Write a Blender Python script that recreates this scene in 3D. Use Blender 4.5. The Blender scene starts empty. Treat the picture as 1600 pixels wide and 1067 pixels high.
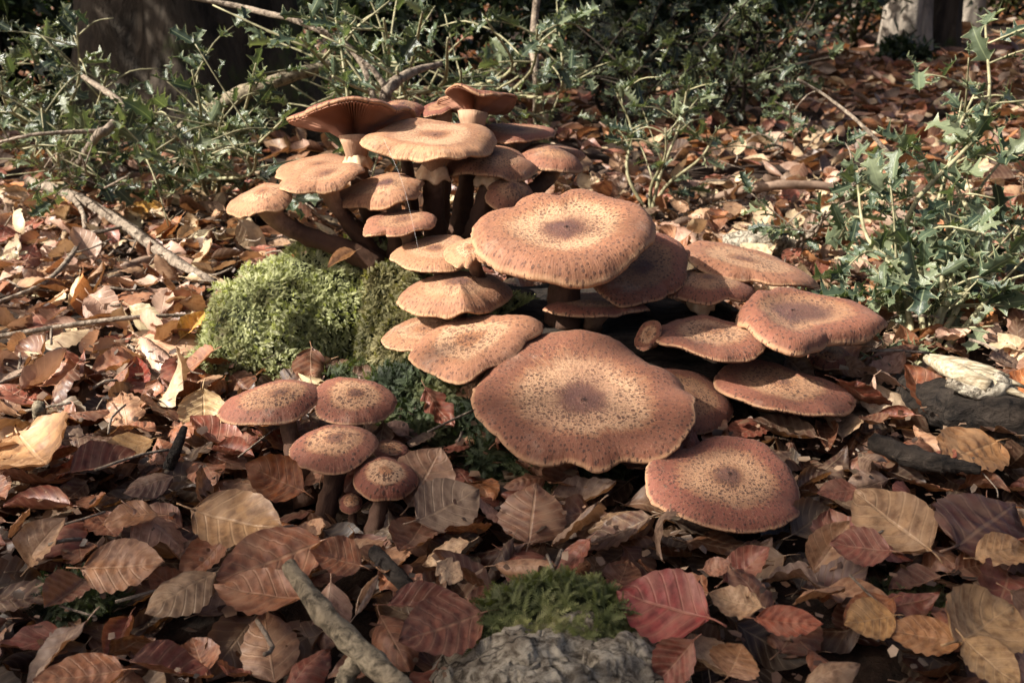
import bpy, math, random
import numpy as np
from mathutils import Vector, Matrix, noise
random.seed(7); rng = np.random.default_rng(7)
R = math.radians
SC = bpy.context.scene
COL = SC.collection

# ------------------------------------------------------------------ camera, sky, sun, exposure
FPX, CAMH, PITCH = 1715.0, 0.45, R(20)
cam_d = bpy.data.cameras.new('camera'); cam = bpy.data.objects.new('camera', cam_d); COL.objects.link(cam)
cam.location = (0, 0, CAMH); cam.rotation_euler = (R(90) - PITCH, 0, 0)
cam_d.sensor_width = 36; cam_d.lens = FPX / 1600 * 36
cam_d.clip_start = 0.01; cam_d.clip_end = 300
cam_d.dof.use_dof = True; cam_d.dof.focus_distance = 1.0; cam_d.dof.aperture_fstop = 14
SC.camera = cam
SUN_EL, SUN_AZ = R(40), R(14)          # light comes from the left, a little from behind the camera
to_sun = Vector((-math.cos(SUN_EL) * math.cos(SUN_AZ), -math.cos(SUN_EL) * math.sin(SUN_AZ), math.sin(SUN_EL)))
W = bpy.data.worlds.new('World'); SC.world = W; W.use_nodes = True
nt = W.node_tree; bg = nt.nodes['Background']
sky = nt.nodes.new('ShaderNodeTexSky'); sky.sky_type = 'NISHITA'; sky.sun_disc = False
sky.sun_elevation = SUN_EL; sky.sun_rotation = math.atan2(to_sun.x, to_sun.y)
sky.air_density = 0.6; sky.dust_density = 7.0; sky.ozone_density = 0.0
nt.links.new(sky.outputs[0], bg.inputs[0]); bg.inputs[1].default_value = 0.072
sd = bpy.data.lights.new('sun', 'SUN'); sun = bpy.data.objects.new('sun', sd); COL.objects.link(sun)
sd.energy = 5.0; sd.angle = R(0.6); sd.color = (1.0, 0.945, 0.855)
sun.rotation_euler = to_sun.to_track_quat('Z', 'Y').to_euler()
SC.view_settings.view_transform = 'Standard'; SC.view_settings.look = 'None'
SC.view_settings.exposure = 1.15; SC.view_settings.gamma = 1
SC.render.engine = 'CYCLES'

# ------------------------------------------------------------------ pixel -> world helpers
FW = np.array([0, math.cos(PITCH), -math.sin(PITCH)]); UP = np.array([0, math.sin(PITCH), math.cos(PITCH)])
CAM = np.array([0, 0, CAMH])
def ray(px, py): return FW + np.array([1., 0, 0]) * (px - 800) / FPX + UP * (533.5 - py) / FPX
def at(px, py, y):
    d = ray(px, py); return CAM + d * (y / d[1])
def on(px, py, z=0.0):
    d = ray(px, py); return CAM + d * ((z - CAMH) / d[2])
def gz(x, y):                                       # ground relief
    return 0.012 * noise.noise(Vector((x * 2.1, y * 2.1, 3.3))) + 0.006 * noise.noise(Vector((x * 7, y * 7, 1.1)))

# ------------------------------------------------------------------ mesh helpers
def mesh_np(name, v, f, uv=None, col=None, smooth=True, attrs=None):
    v = np.asarray(v, np.float32); f = np.asarray(f, np.int32)
    me = bpy.data.meshes.new(name); k = f.shape[1]
    me.vertices.add(len(v)); me.vertices.foreach_set('co', v.ravel())
    me.loops.add(f.size); me.loops.foreach_set('vertex_index', f.ravel())
    me.polygons.add(len(f)); me.polygons.foreach_set('loop_start', np.arange(0, f.size, k, dtype=np.int32))
    me.polygons.foreach_set('use_smooth', np.full(len(f), smooth, bool))
    if uv is not None:
        l = me.uv_layers.new(name='UVMap'); l.data.foreach_set('uv', np.asarray(uv, np.float32)[f.ravel()].ravel())
    if col is not None:
        a = me.color_attributes.new('tint', 'FLOAT_COLOR', 'POINT')
        c = np.ones((len(v), 4), np.float32); c[:, :3] = col; a.data.foreach_set('color', c.ravel())
    for n, val in (attrs or {}).items():
        a = me.attributes.new(n, 'FLOAT', 'POINT'); a.data.foreach_set('value', np.asarray(val, np.float32))
    me.update(calc_edges=True); me.validate()
    return me
def obj(name, me, mat=None, parent=None, loc=None, color=None, **tags):
    o = bpy.data.objects.new(name, me); COL.objects.link(o)
    if mat is not None and me is not None and not me.materials: me.materials.append(mat)
    if parent is not None: o.parent = parent
    if loc is not None: o.location = loc
    if color is not None: o.color = tuple(color)[:3] + ((color[3],) if len(color) > 3 else (1,))
    for k, val in tags.items(): o[k] = val
    return o
def thing(name, loc, label, category, group=None):
    o = obj(name, None, loc=loc, label=label, category=category); o.empty_display_size = 0.02
    if group: o['group'] = group
    return o
def inst(tv, tf, M, L):
    """numpy instancing: template verts/faces, N matrices, N locations"""
    N, n = len(M), len(tv)
    v = np.einsum('nij,kj->nki', M, tv) + L[:, None, :]
    f = tf[None] + (np.arange(N) * n)[:, None, None]
    return v.reshape(-1, 3), f.reshape(-1, tf.shape[1])
def grid_faces(nu, nv, wrap=False):
    """(nu rows) x (nv columns) vertex grid"""
    i, j = np.meshgrid(np.arange(nu - 1), np.arange(nv if wrap else nv - 1), indexing='ij')
    j2 = (j + 1) % nv
    return np.stack([i * nv + j, i * nv + j2, (i + 1) * nv + j2, (i + 1) * nv + j], -1).reshape(-1, 4)
def smooth_path(pts, n):
    pts = np.asarray(pts, float); m = len(pts)
    P = np.vstack([2 * pts[0] - pts[1], pts, 2 * pts[-1] - pts[-2]])
    out = []
    for t in np.linspace(0, m - 1 - 1e-6, n):
        i = int(t); u = t - i; a, b, c, d = P[i:i + 4]
        out.append(.5 * (2 * b + (c - a) * u + (2 * a - 5 * b + 4 * c - d) * u * u + (3 * b - a - 3 * c + d) * u ** 3))
    return np.array(out)
def tube(path, rad, ns=10, rough=0.0, seed=0, knots=0.0, cap=True):
    """tapered, slightly irregular tube; returns verts, quads, uv"""
    path = np.asarray(path, float); n = len(path); rad = np.broadcast_to(np.asarray(rad, float), (n,)) if np.ndim(rad) == 0 else np.asarray(rad, float)
    if len(rad) != n: rad = np.interp(np.linspace(0, 1, n), np.linspace(0, 1, len(rad)), rad)
    T = np.gradient(path, axis=0); T /= np.linalg.norm(T, axis=1)[:, None] + 1e-12
    ref = np.array([0, 0, 1.]) if abs(T[:, 2]).mean() < .8 else np.array([0, 1., 0])
    A = np.cross(T, ref); A /= np.linalg.norm(A, axis=1)[:, None] + 1e-12; B = np.cross(T, A)
    th = np.linspace(0, 2 * np.pi, ns, endpoint=False)
    v = np.zeros((n, ns, 3)); uv = np.zeros((n, ns, 2))
    for i in range(n):
        for j in range(ns):
            k = 1.0
            if rough:
                k += rough * noise.noise(Vector((math.cos(th[j]) * 1.6 + seed, math.sin(th[j]) * 1.6, i * .55)))
                k += rough * .5 * noise.noise(Vector((math.cos(th[j]) * 5 + seed, math.sin(th[j]) * 5, i * 1.3)))
            v[i, j] = path[i] + rad[i] * k * (A[i] * math.cos(th[j]) + B[i] * math.sin(th[j]))
            uv[i, j] = (j / ns, i / max(1, n - 1))
    f = grid_faces(n, ns, True)
    v = v.reshape(-1, 3); uv = uv.reshape(-1, 2)
    if cap:
        c0, c1 = len(v), len(v) + 1
        v = np.vstack([v, path[0], path[-1]]); uv = np.vstack([uv, [.5, 0], [.5, 1]])
        j = np.arange(0, ns, 2)
        f0 = np.stack([np.full(len(j), c0), (j + 2) % ns, (j + 1) % ns, j], -1)
        b = (n - 1) * ns
        f1 = np.stack([np.full(len(j), c1), b + j, b + (j + 1) % ns, b + (j + 2) % ns], -1)
        f = np.vstack([f, f0, f1])
    return v, f, uv
def join(parts):
    vs, fs, us, o = [], [], [], 0
    for v, f, u in parts:
        vs.append(v); fs.append(f + o); us.append(u); o += len(v)
    return np.vstack(vs), np.vstack(fs), np.vstack(us)

# ------------------------------------------------------------------ materials
class NT:
    def __init__(s, name):
        s.m = bpy.data.materials.new(name); s.m.use_nodes = True; s.t = s.m.node_tree; s.n = s.t.nodes
        s.b = s.n['Principled BSDF']; s.out = s.n['Material Output']
    def new(s, t, **kw):
        n = s.n.new(t)
        for k, v in kw.items():
            if k.startswith('i_'): n.inputs[int(k[2:])].default_value = v
            else: setattr(n, k, v)
        return n
    def L(s, a, b): s.t.links.new(a, b)
    def val(s, x, sock):
        if isinstance(x, (int, float)): sock.default_value = x
        else: s.L(x, sock)
    def math(s, op, a, b=0.0, clamp=False):
        n = s.new('ShaderNodeMath', operation=op, use_clamp=clamp); s.val(a, n.inputs[0]); s.val(b, n.inputs[1]); return n.outputs[0]
    def sstep(s, x, lo, hi, a=0.0, b=1.0):
        n = s.new('ShaderNodeMapRange', interpolation_type='SMOOTHSTEP'); s.val(x, n.inputs[0])
        for i, q in enumerate((lo, hi, a, b)): s.val(q, n.inputs[1 + i])
        return n.outputs[0]
    def mix(s, f, a, b, mode='MIX'):
        n = s.new('ShaderNodeMix', data_type='RGBA', blend_type=mode); s.val(f, n.inputs[0])
        for x, k in ((a, 6), (b, 7)):
            if isinstance(x, tuple): n.inputs[k].default_value = x if len(x) == 4 else x + (1,)
            else: s.L(x, n.inputs[k])
        return n.outputs[2]
    def noise(s, vec, scale, detail=4, rough=.55, dist=0):
        n = s.new('ShaderNodeTexNoise'); n.inputs['Scale'].default_value = scale; n.inputs['Detail'].default_value = detail
        n.inputs['Roughness'].default_value = rough; n.inputs['Distortion'].default_value = dist
        if vec is not None: s.L(vec, n.inputs['Vector'])
        return n.outputs['Fac']
    def voro(s, vec, scale, rnd=1.0, feature='F1', dim='3D'):
        n = s.new('ShaderNodeTexVoronoi', feature=feature, voronoi_dimensions=dim); n.inputs['Scale'].default_value = scale; n.inputs['Randomness'].default_value = rnd
        s.L(vec, n.inputs['Vector']); return n
    def attr(s, name): return s.new('ShaderNodeAttribute', attribute_name=name)
    def obj(s): return s.new('ShaderNodeTexCoord').outputs['Object']
    def scale(s, vec, sc):
        n = s.new('ShaderNodeMapping'); s.L(vec, n.inputs[0]); n.inputs['Scale'].default_value = sc; return n.outputs[0]
    def bump(s, h, strength=.4, dist=.002):
        n = s.new('ShaderNodeBump'); n.inputs['Strength'].default_value = strength; n.inputs['Distance'].default_value = dist
        s.L(h, n.inputs['Height']); s.L(n.outputs[0], s.b.inputs['Normal']); return n
    def done(s, col=None, rough=.6, spec=.4):
        if col is not None:
            if isinstance(col, tuple): s.b.inputs['Base Color'].default_value = col + (1,)
            else: s.L(col, s.b.inputs['Base Color'])
        s.val(rough, s.b.inputs['Roughness']); s.b.inputs['Specular IOR Level'].default_value = spec
        return s.m

def cap_material():
    s = NT('mushroom_cap'); P = s.obj()
    r = s.attr('rad').outputs['Fac']; ang = s.attr('ang').outputs['Fac']
    oi = s.new('ShaderNodeObjectInfo'); sep = s.new('ShaderNodeSeparateColor'); s.L(oi.outputs['Color'], sep.inputs[0])
    pale, dark, red = sep.outputs[0], sep.outputs[1], sep.outputs[2]
    off = s.new('ShaderNodeVectorMath', operation='ADD'); s.L(P, off.inputs[0])
    comb = s.new('ShaderNodeCombineXYZ'); s.L(s.math('MULTIPLY', oi.outputs['Random'], 7.3), comb.inputs[0]); s.L(comb.outputs[0], off.inputs[1])
    Q = off.outputs[0]
    # radial streak coordinates
    ca = s.math('COSINE', ang); sa = s.math('SINE', ang)
    st = s.new('ShaderNodeCombineXYZ'); s.L(s.math('MULTIPLY', ca, 9.), st.inputs[0]); s.L(s.math('MULTIPLY', sa, 9.), st.inputs[1]); s.L(s.math('MULTIPLY', r, 2.2), st.inputs[2])
    streak = s.noise(st.outputs[0], 2.6, 5, .65)
    fine = s.new('ShaderNodeCombineXYZ'); s.L(s.math('MULTIPLY', ca, 30.), fine.inputs[0]); s.L(s.math('MULTIPLY', sa, 30.), fine.inputs[1]); s.L(s.math('MULTIPLY', r, 3.), fine.inputs[2])
    finen = s.noise(fine.outputs[0], 1.6, 2, .5)
    blot = s.noise(Q, 22, 5, .6)
    rr = s.math('ADD', r, s.math('MULTIPLY', s.math('MULTIPLY', s.math('SUBTRACT', streak, .5), .46), s.sstep(r, .06, .32)))
    rr = s.math('ADD', rr, s.math('MULTIPLY', s.math('SUBTRACT', blot, .5), .3))
    # zones: dark disc, pale zone, brown margin
    marg = s.mix(red, (.235, .094, .050), (.195, .062, .040)); marg = s.mix(oi.outputs['Alpha'], marg, (.42, .218, .112))  # alpha lightens the margin as if lit from the front
    tan = s.mix(blot, (.295, .128, .060), (.365, .175, .084))
    tan = s.mix(s.math('MINIMUM', s.math('ADD', s.math('MULTIPLY', pale, .9), .15), 1.0), s.mix(blot, (.20, .095, .046), (.27, .135, .066)), tan)
    c = s.mix(s.sstep(rr, .52, .72), tan, marg)
    palez = s.math('MULTIPLY', s.math('MULTIPLY', s.sstep(rr, .16, .30), s.sstep(rr, .66, .48)), pale)
    c = s.mix(palez, c, (.49, .295, .17))
    c = s.mix(s.math('MULTIPLY', s.sstep(rr, s.math('ADD', .10, s.math('MULTIPLY', dark, .21)), s.math('MULTIPLY', dark, .11)), s.math('MINIMUM', s.math('MULTIPLY', dark, .95), .92)), c, (.070, .030, .030))
    ringn = s.noise(None, 1, 3); rn = s.n[-1]; rc = s.new('ShaderNodeCombineXYZ'); s.L(s.math('MULTIPLY', rr, 9.0), rc.inputs[0]); s.L(s.math('MULTIPLY', oi.outputs['Random'], 31.), rc.inputs[1]); s.L(rc.outputs[0], rn.inputs['Vector'])
    c = s.mix(s.sstep(ringn, .50, .66, 0, .42), c, (.16, .068, .042))
    # streaked margin
    c = s.mix(s.math('MULTIPLY', s.sstep(finen, .42, .66), s.sstep(r, .45, 1.0, 0, .6)), c, (.15, .062, .034))
    c = s.mix(s.sstep(r, .955, .995, 0, .45), c, (.58, .36, .19))
    # little dark scales, denser towards the middle
    dist = s.new('ShaderNodeVectorMath', operation='ADD'); s.L(Q, dist.inputs[0])
    nv = s.new('ShaderNodeTexNoise'); nv.inputs['Scale'].default_value = 300; s.L(Q, nv.inputs['Vector'])
    sv = s.new('ShaderNodeVectorMath', operation='SCALE'); s.L(nv.outputs['Color'], sv.inputs[0]); sv.inputs['Scale'].default_value = .0022
    s.L(sv.outputs[0], dist.inputs[1])
    def dots(scale, lo, hi, keep):
        ms = s.new('ShaderNodeVectorMath', operation='SCALE'); s.L(dist.outputs[0], ms.inputs[0]); s.L(s.math('ADD', .78, s.math('MULTIPLY', oi.outputs['Random'], .6)), ms.inputs['Scale'])
        v = s.voro(ms.outputs[0], scale, dim='2D'); cs = s.new('ShaderNodeSeparateColor'); s.L(v.outputs['Color'], cs.inputs[0])
        size = s.math('MULTIPLY', cs.outputs[0], hi - lo); size = s.math('MULTIPLY', s.math('ADD', size, lo), s.sstep(r, .35, .95, 1.1, .88))
        d = s.math('SUBTRACT', size, v.outputs['Distance']); m = s.sstep(d, 0.0, .09)
        return s.math('MULTIPLY', m, s.math('LESS_THAN', cs.outputs[1], keep))
    d1 = dots(215, .17, .38, .88)
    d2 = s.math('MULTIPLY', dots(450, .15, .42, .9), s.sstep(r, .85, .25, .05, .9))
    d1 = s.math('MULTIPLY', d1, s.math('SUBTRACT', 1.0, s.math('MULTIPLY', oi.outputs['Alpha'], .55)))
    dd = s.math('MAXIMUM', d1, d2)
    patch = s.sstep(s.noise(Q, 30, 2), .34, .52, .45, 1)
    dd = s.math('MULTIPLY', dd, patch)
    c = s.mix(s.math('MULTIPLY', dd, .88), c, (.075, .034, .024))
    # weathering
    mic = s.noise(Q, 420, 5, .75); c = s.mix(s.sstep(mic, .48, .70, 0, .24), c, (.14, .062, .036)); c = s.mix(s.sstep(mic, .46, .30, 0, .25), c, (.56, .38, .22))
    c = s.mix(s.sstep(s.noise(Q, 60, 6, .7), .60, .80, 0, .35), c, (.16, .07, .04))
    dust = s.math('MULTIPLY', s.sstep(s.noise(Q, 17, 6, .7), .55, .72, 0, .30), s.sstep(r, .25, .6)); c = s.mix(dust, c, (.52, .40, .30))
    c = s.mix(s.sstep(s.noise(Q, 9, 3), .50, .70, 0, .40), c, (.17, .075, .045))
    h = s.math('ADD', s.math('MULTIPLY', dd, .9), s.math('MULTIPLY', finen, s.sstep(r, .55, 1, .12, .9)))
    h = s.math('ADD', h, s.math('MULTIPLY', s.noise(Q, 240, 6, .75), 1.1))
    s.bump(h, .65, .0013)
    s.b.inputs['Subsurface Weight'].default_value = .12; s.b.inputs['Subsurface Radius'].default_value = (.012, .005, .002); s.b.inputs['Subsurface Scale'].default_value = .5
    s.b.inputs['Sheen Weight'].default_value = .03; s.b.inputs['Sheen Roughness'].default_value = .5
    return s.done(c, s.math('ADD', .55, s.math('MULTIPLY', blot, .25)), .3)
def gill_material():
    s = NT('mushroom_gills'); r = s.attr('rad').outputs['Fac']; n = s.noise(s.obj(), 60, 4)
    c = s.mix(n, (.24, .105, .065), (.36, .19, .12)); c = s.mix(s.sstep(r, .9, .2, 0, .5), c, (.15, .06, .04))
    return s.done(c, .7, .2)
def stem_material():
    s = NT('mushroom_stem'); uv = s.new('ShaderNodeUVMap').outputs[0]; P = s.obj()
    sp = s.new('ShaderNodeSeparateXYZ'); s.L(uv, sp.inputs[0]); v = sp.outputs[1]
    fib = s.noise(s.scale(uv, (26, 3, 1)), 2, 5, .7); n = s.noise(P, 90, 4, .6)
    top = s.mix(fib, (.27, .135, .08), (.50, .33, .21)); low = s.mix(n, (.035, .02, .015), (.12, .06, .035))
    vv = s.math('ADD', v, s.math('MULTIPLY', s.math('SUBTRACT', n, .5), .35))
    c = s.mix(s.sstep(vv, .60, 1.0), low, top)
    s.bump(s.math('ADD', fib, n), .6, .0016)
    return s.done(c, .75, .2)
def plain(name, a, b, scale=40, rough=.8, bump=.5, bd=.002, spec=.25, detail=6, stretch=None):
    s = NT(name); P = s.obj()
    if stretch: P = s.scale(P, stretch)
    n = s.noise(P, scale, detail, .65); s.bump(n, bump, bd)
    return s.done(s.mix(s.sstep(n, .3, .72), a, b), rough, spec)
def bark_material(name, dark, light, moss=0.0, scale=30, stretch=(1, 1, .35), bump=.8, bd=.004):
    s = NT(name); P = s.obj(); Q = s.scale(P, stretch)
    n = s.noise(Q, scale, 8, .7, .6); v = s.voro(Q, scale * 1.4).outputs['Distance']
    c = s.mix(s.sstep(n, .32, .66), dark, light)
    c = s.mix(s.sstep(s.noise(P, scale * .35, 5), .5, .62, 0, .6), c, tuple(.5 * (x + y) * 1.25 for x, y in zip(dark, light)))
    if moss:
        c = s.mix(s.sstep(s.noise(P, scale * .22, 5, .7), .62 - moss * .3, .75 - moss * .3), c, (.055, .075, .022))
    s.bump(s.math('ADD', n, s.math('MULTIPLY', v, .5)), bump, bd)
    return s.done(c, .85, .2)
def leaf_material(name, from_object):
    """dead beech leaf: mottling, midrib and side veins in leaf coordinates"""
    s = NT(name); P = s.obj()
    if from_object:
        oi = s.new('ShaderNodeObjectInfo'); base = oi.outputs['Color']
        off = s.new('ShaderNodeVectorMath', operation='ADD'); s.L(P, off.inputs[0])
        cb = s.new('ShaderNodeCombineXYZ'); s.L(s.math('MULTIPLY', oi.outputs['Random'], 9.), cb.inputs[0]); s.L(cb.outputs[0], off.inputs[1]); P = s.scale(off.outputs[0], (.16, .16, .16))
    else: base = s.attr('tint').outputs['Color']
    uv = s.new('ShaderNodeUVMap').outputs[0]; sp = s.new('ShaderNodeSeparateXYZ'); s.L(uv, sp.inputs[0])
    a = s.math('ABSOLUTE', sp.outputs[0]); t = sp.outputs[1]
    mid = s.sstep(a, .06, .02)
    k = s.math('FRACT', s.math('ADD', s.math('MULTIPLY', s.math('SUBTRACT', t, s.math('MULTIPLY', a, .22)), 7.0), .5))
    lat = s.sstep(s.math('ABSOLUTE', s.math('SUBTRACT', k, .5)), .11, .03)
    shade = s.sstep(s.math('ABSOLUTE', s.math('SUBTRACT', k, .5)), .5, .15, 0, .22)
    vein = s.math('MAXIMUM', mid, s.math('MULTIPLY', lat, .55))
    n = s.noise(P, 55, 6, .65); n2 = s.noise(P, 190, 5, .7); n3 = s.noise(P, 18, 3, .5)
    dk = s.mix(1.0, base, (.40, .34, .32), 'MULTIPLY'); lt = s.mix(.26, base, (.62, .46, .30))
    c = s.mix(s.sstep(n, .36, .66), base, dk)
    c = s.mix(s.sstep(n3, .48, .68, 0, .6), c, lt)
    c = s.mix(s.sstep(a, .6, 1.0, 0, .35), c, dk)
    c = s.mix(shade, c, lt)
    c = s.mix(s.math('MULTIPLY', vein, .42), c, s.mix(.4, base, (.66, .47, .28)))
    c = s.mix(s.sstep(n2, .66, .74, 0, .6), c, (.04, .02, .013))
    s.bump(s.math('ADD', s.math('MULTIPLY', n2, .35), s.math('MULTIPLY', vein, .9)), .6, .0008)
    s.done(c, s.sstep(n, .3, .7, .36, .62), .5)
    tr = s.new('ShaderNodeBsdfTranslucent'); s.L(s.mix(.5, c, (.5, .2, .05), 'MIX'), tr.inputs[0])
    mx = s.new('ShaderNodeMixShader'); mx.inputs[0].default_value = .20
    s.L(s.b.outputs[0], mx.inputs[1]); s.L(tr.outputs[0], mx.inputs[2]); s.L(mx.outputs[0], s.out.inputs[0])
    return s.m
def green_material(name, attr, edge, rough=.35, trans=.18, base=None):
    s = NT(name); P = s.obj()
    if attr: b = s.attr('tint').outputs['Color']
    else: b = s.new('ShaderNodeObjectInfo').outputs['Color']
    c = b
    if edge:
        uv = s.new('ShaderNodeUVMap').outputs[0]; sp = s.new('ShaderNodeSeparateXYZ'); s.L(uv, sp.inputs[0]); a = s.math('ABSOLUTE', sp.outputs[0])
        c = s.mix(s.sstep(a, .86, 1.0, 0, .85), c, (.42, .44, .25)); c = s.mix(s.sstep(a, .10, .03, 0, .6), c, (.26, .30, .17))
        n = s.noise(P, 70, 4); s.bump(n, .3, .002)
    s.done(c, rough, .5)
    tr = s.new('ShaderNodeBsdfTranslucent'); s.L(s.mix(1., c, (1.0, 1.1, .45), 'MULTIPLY'), tr.inputs[0])
    mx = s.new('ShaderNodeMixShader'); mx.inputs[0].default_value = trans
    s.L(s.b.outputs[0], mx.inputs[1]); s.L(tr.outputs[0], mx.inputs[2]); s.L(mx.outputs[0], s.out.inputs[0])
    return s.m

M_CAP, M_GILL, M_STEM = cap_material(), gill_material(), stem_material()
M_RING = plain('stem_ring', (.50, .30, .17), (.70, .52, .34), 80, .8)
M_SOIL = plain('soil', (.010, .007, .005), (.045, .026, .016), 35, .95, 1, .01)
M_LEAF, M_LITTER = leaf_material('beech_leaf', True), leaf_material('beech_litter', False)
M_HOLLY = green_material('holly_leaf', False, True, .22, .25)
M_BUSH = green_material('bush_foliage', True, False, .4, .25)
M_MOSS = green_material('moss', True, False, .7, .35)
M_TWIG = bark_material('pale_twig', (.085, .062, .045), (.36, .29, .22), 0, 90, (1, 1, 1), 1., .006)
M_GREENTWIG = plain('green_twig', (.15, .14, .075), (.38, .35, .21), 60, .6)
M_BARKDARK = bark_material('dark_bark', (.010, .008, .006), (.075, .058, .042), .25, 16, (1, 1, .3), 1., .04)
M_BARKGREY = bark_material('grey_bark', (.10, .085, .07), (.36, .31, .25), .1, 18, (1, 1, .4), 1., .025)
M_STICK = bark_material('mossy_stick', (.03, .024, .016), (.30, .245, .165), .0, 130, (1, 1, 1), .9, .002)
def flake_material():
    s = NT('flaking_bark'); P = s.obj(); nd = s.new('ShaderNodeTexNoise'); nd.inputs['Scale'].default_value = 60; s.L(P, nd.inputs['Vector'])
    sv = s.new('ShaderNodeVectorMath', operation='SCALE'); s.L(nd.outputs['Color'], sv.inputs[0]); sv.inputs['Scale'].default_value = .02
    ad = s.new('ShaderNodeVectorMath', operation='ADD'); s.L(P, ad.inputs[0]); s.L(sv.outputs[0], ad.inputs[1])
    v = s.voro(s.scale(ad.outputs[0], (1, 1.8, 1)), 34, feature='DISTANCE_TO_EDGE').outputs['Distance']
    n = s.noise(s.scale(P, (1, 1.5, 1)), 110, 9, .75, .5); n2 = s.noise(P, 30, 5, .6)
    c = s.mix(s.sstep(n, .36, .60), (.11, .086, .06), (.62, .55, .43)); c = s.mix(s.sstep(n2, .48, .66, 0, .75), c, (.20, .160, .115))
    c = s.mix(s.math('MULTIPLY', s.sstep(v, .05, .0), s.sstep(n2, .40, .60)), c, (.035, .027, .02))
    s.bump(s.math('ADD', s.math('MULTIPLY', s.sstep(v, 0, .10), .5), s.math('MULTIPLY', n, 1.6)), 1., .005)
    return s.done(c, .9, .2)
M_STONE = flake_material()
M_ROT = bark_material('rotten_wood', (.004, .0032, .003), (.060, .046, .036), 0, 70, (.3, 1, 1), 1., .02)
M_PALEWOOD = plain('split_wood', (.20, .15, .09), (.55, .47, .33), 50, .75, .7, .003, stretch=(1, 6, 6))

# ------------------------------------------------------------------ ground
def make_ground():
    xs = np.concatenate([np.linspace(-40, -3.2, 14), np.linspace(-3, 3, 121), np.linspace(3.2, 40, 14)])
    ys = np.concatenate([np.linspace(-20, -.6, 10), np.linspace(-.5, 4.5, 101), np.linspace(4.8, 60, 24)])
    v = np.array([(x, y, gz(x, y) - .012) for y in ys for x in xs])
    f = grid_faces(len(ys), len(xs))
    obj('ground', mesh_np('ground', v, f), M_SOIL, kind='structure', label='dark woodland soil under the leaf litter')
make_ground()

# ------------------------------------------------------------------ tree stump the fungus grows on
STC = np.array([.085, 1.14])
def stump_h(x, y):
    dx, dy = (x - STC[0]) / .27, (y - STC[1]) / .20
    d = math.hypot(dx, dy)
    h = .085 * max(0, 1 - d ** 3.2) if d < 1 else 0
    return h + (.022 * noise.noise(Vector((x * 17, y * 17, 5))) * (1 if d < 1 else 0) if h > 0 else 0)
def make_stump():
    t = thing('tree_stump', (STC[0], STC[1], 0), 'low rotten dark stump hidden under the big clump of mushrooms', 'stump')
    n = 61; xs = np.linspace(-.31, .31, n); ys = np.linspace(-.24, .24, n)
    v = np.array([(x, y, stump_h(x + STC[0], y + STC[1]) - .014 * (1 if math.hypot(x / .29, y / .22) > 1 else 0) - .004) for y in ys for x in xs])
    obj('decayed_wood', mesh_np('decayed_wood', v, grid_faces(n, n)), M_ROT, t)
make_stump()

# ------------------------------------------------------------------ mushrooms
PROF = {   # height above the rim plane, in cap radii, at r = 0 .15 .4 .7 .88 .96 1
    'plate': (.12, .095, .09, .15, .13, .07, 0), 'flat': (.11, .085, .07, .085, .075, .04, 0),
    'convex': (.33, .32, .27, .19, .11, .055, 0), 'dome': (.58, .56, .47, .33, .2, .1, 0),
    'funnel': (-.16, -.12, -.02, .04, .05, .03, 0), 'saddle': (.16, .15, .14, .13, .09, .05, 0)}
PR = (0, .15, .4, .7, .88, .96, 1)
def prof(kind, r): return np.interp(r, np.linspace(0, 1, 41), PROFT[kind])
PROFT = {}
for k_, p_ in PROF.items():
    x = np.linspace(0, 1, 41); y = np.interp(x, PR, p_)
    for _ in range(3):
        y[1:-1] = .25 * y[:-2] + .5 * y[1:-1] + .25 * y[2:]; y[0] = y[1]
    PROFT[k_] = y

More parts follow.
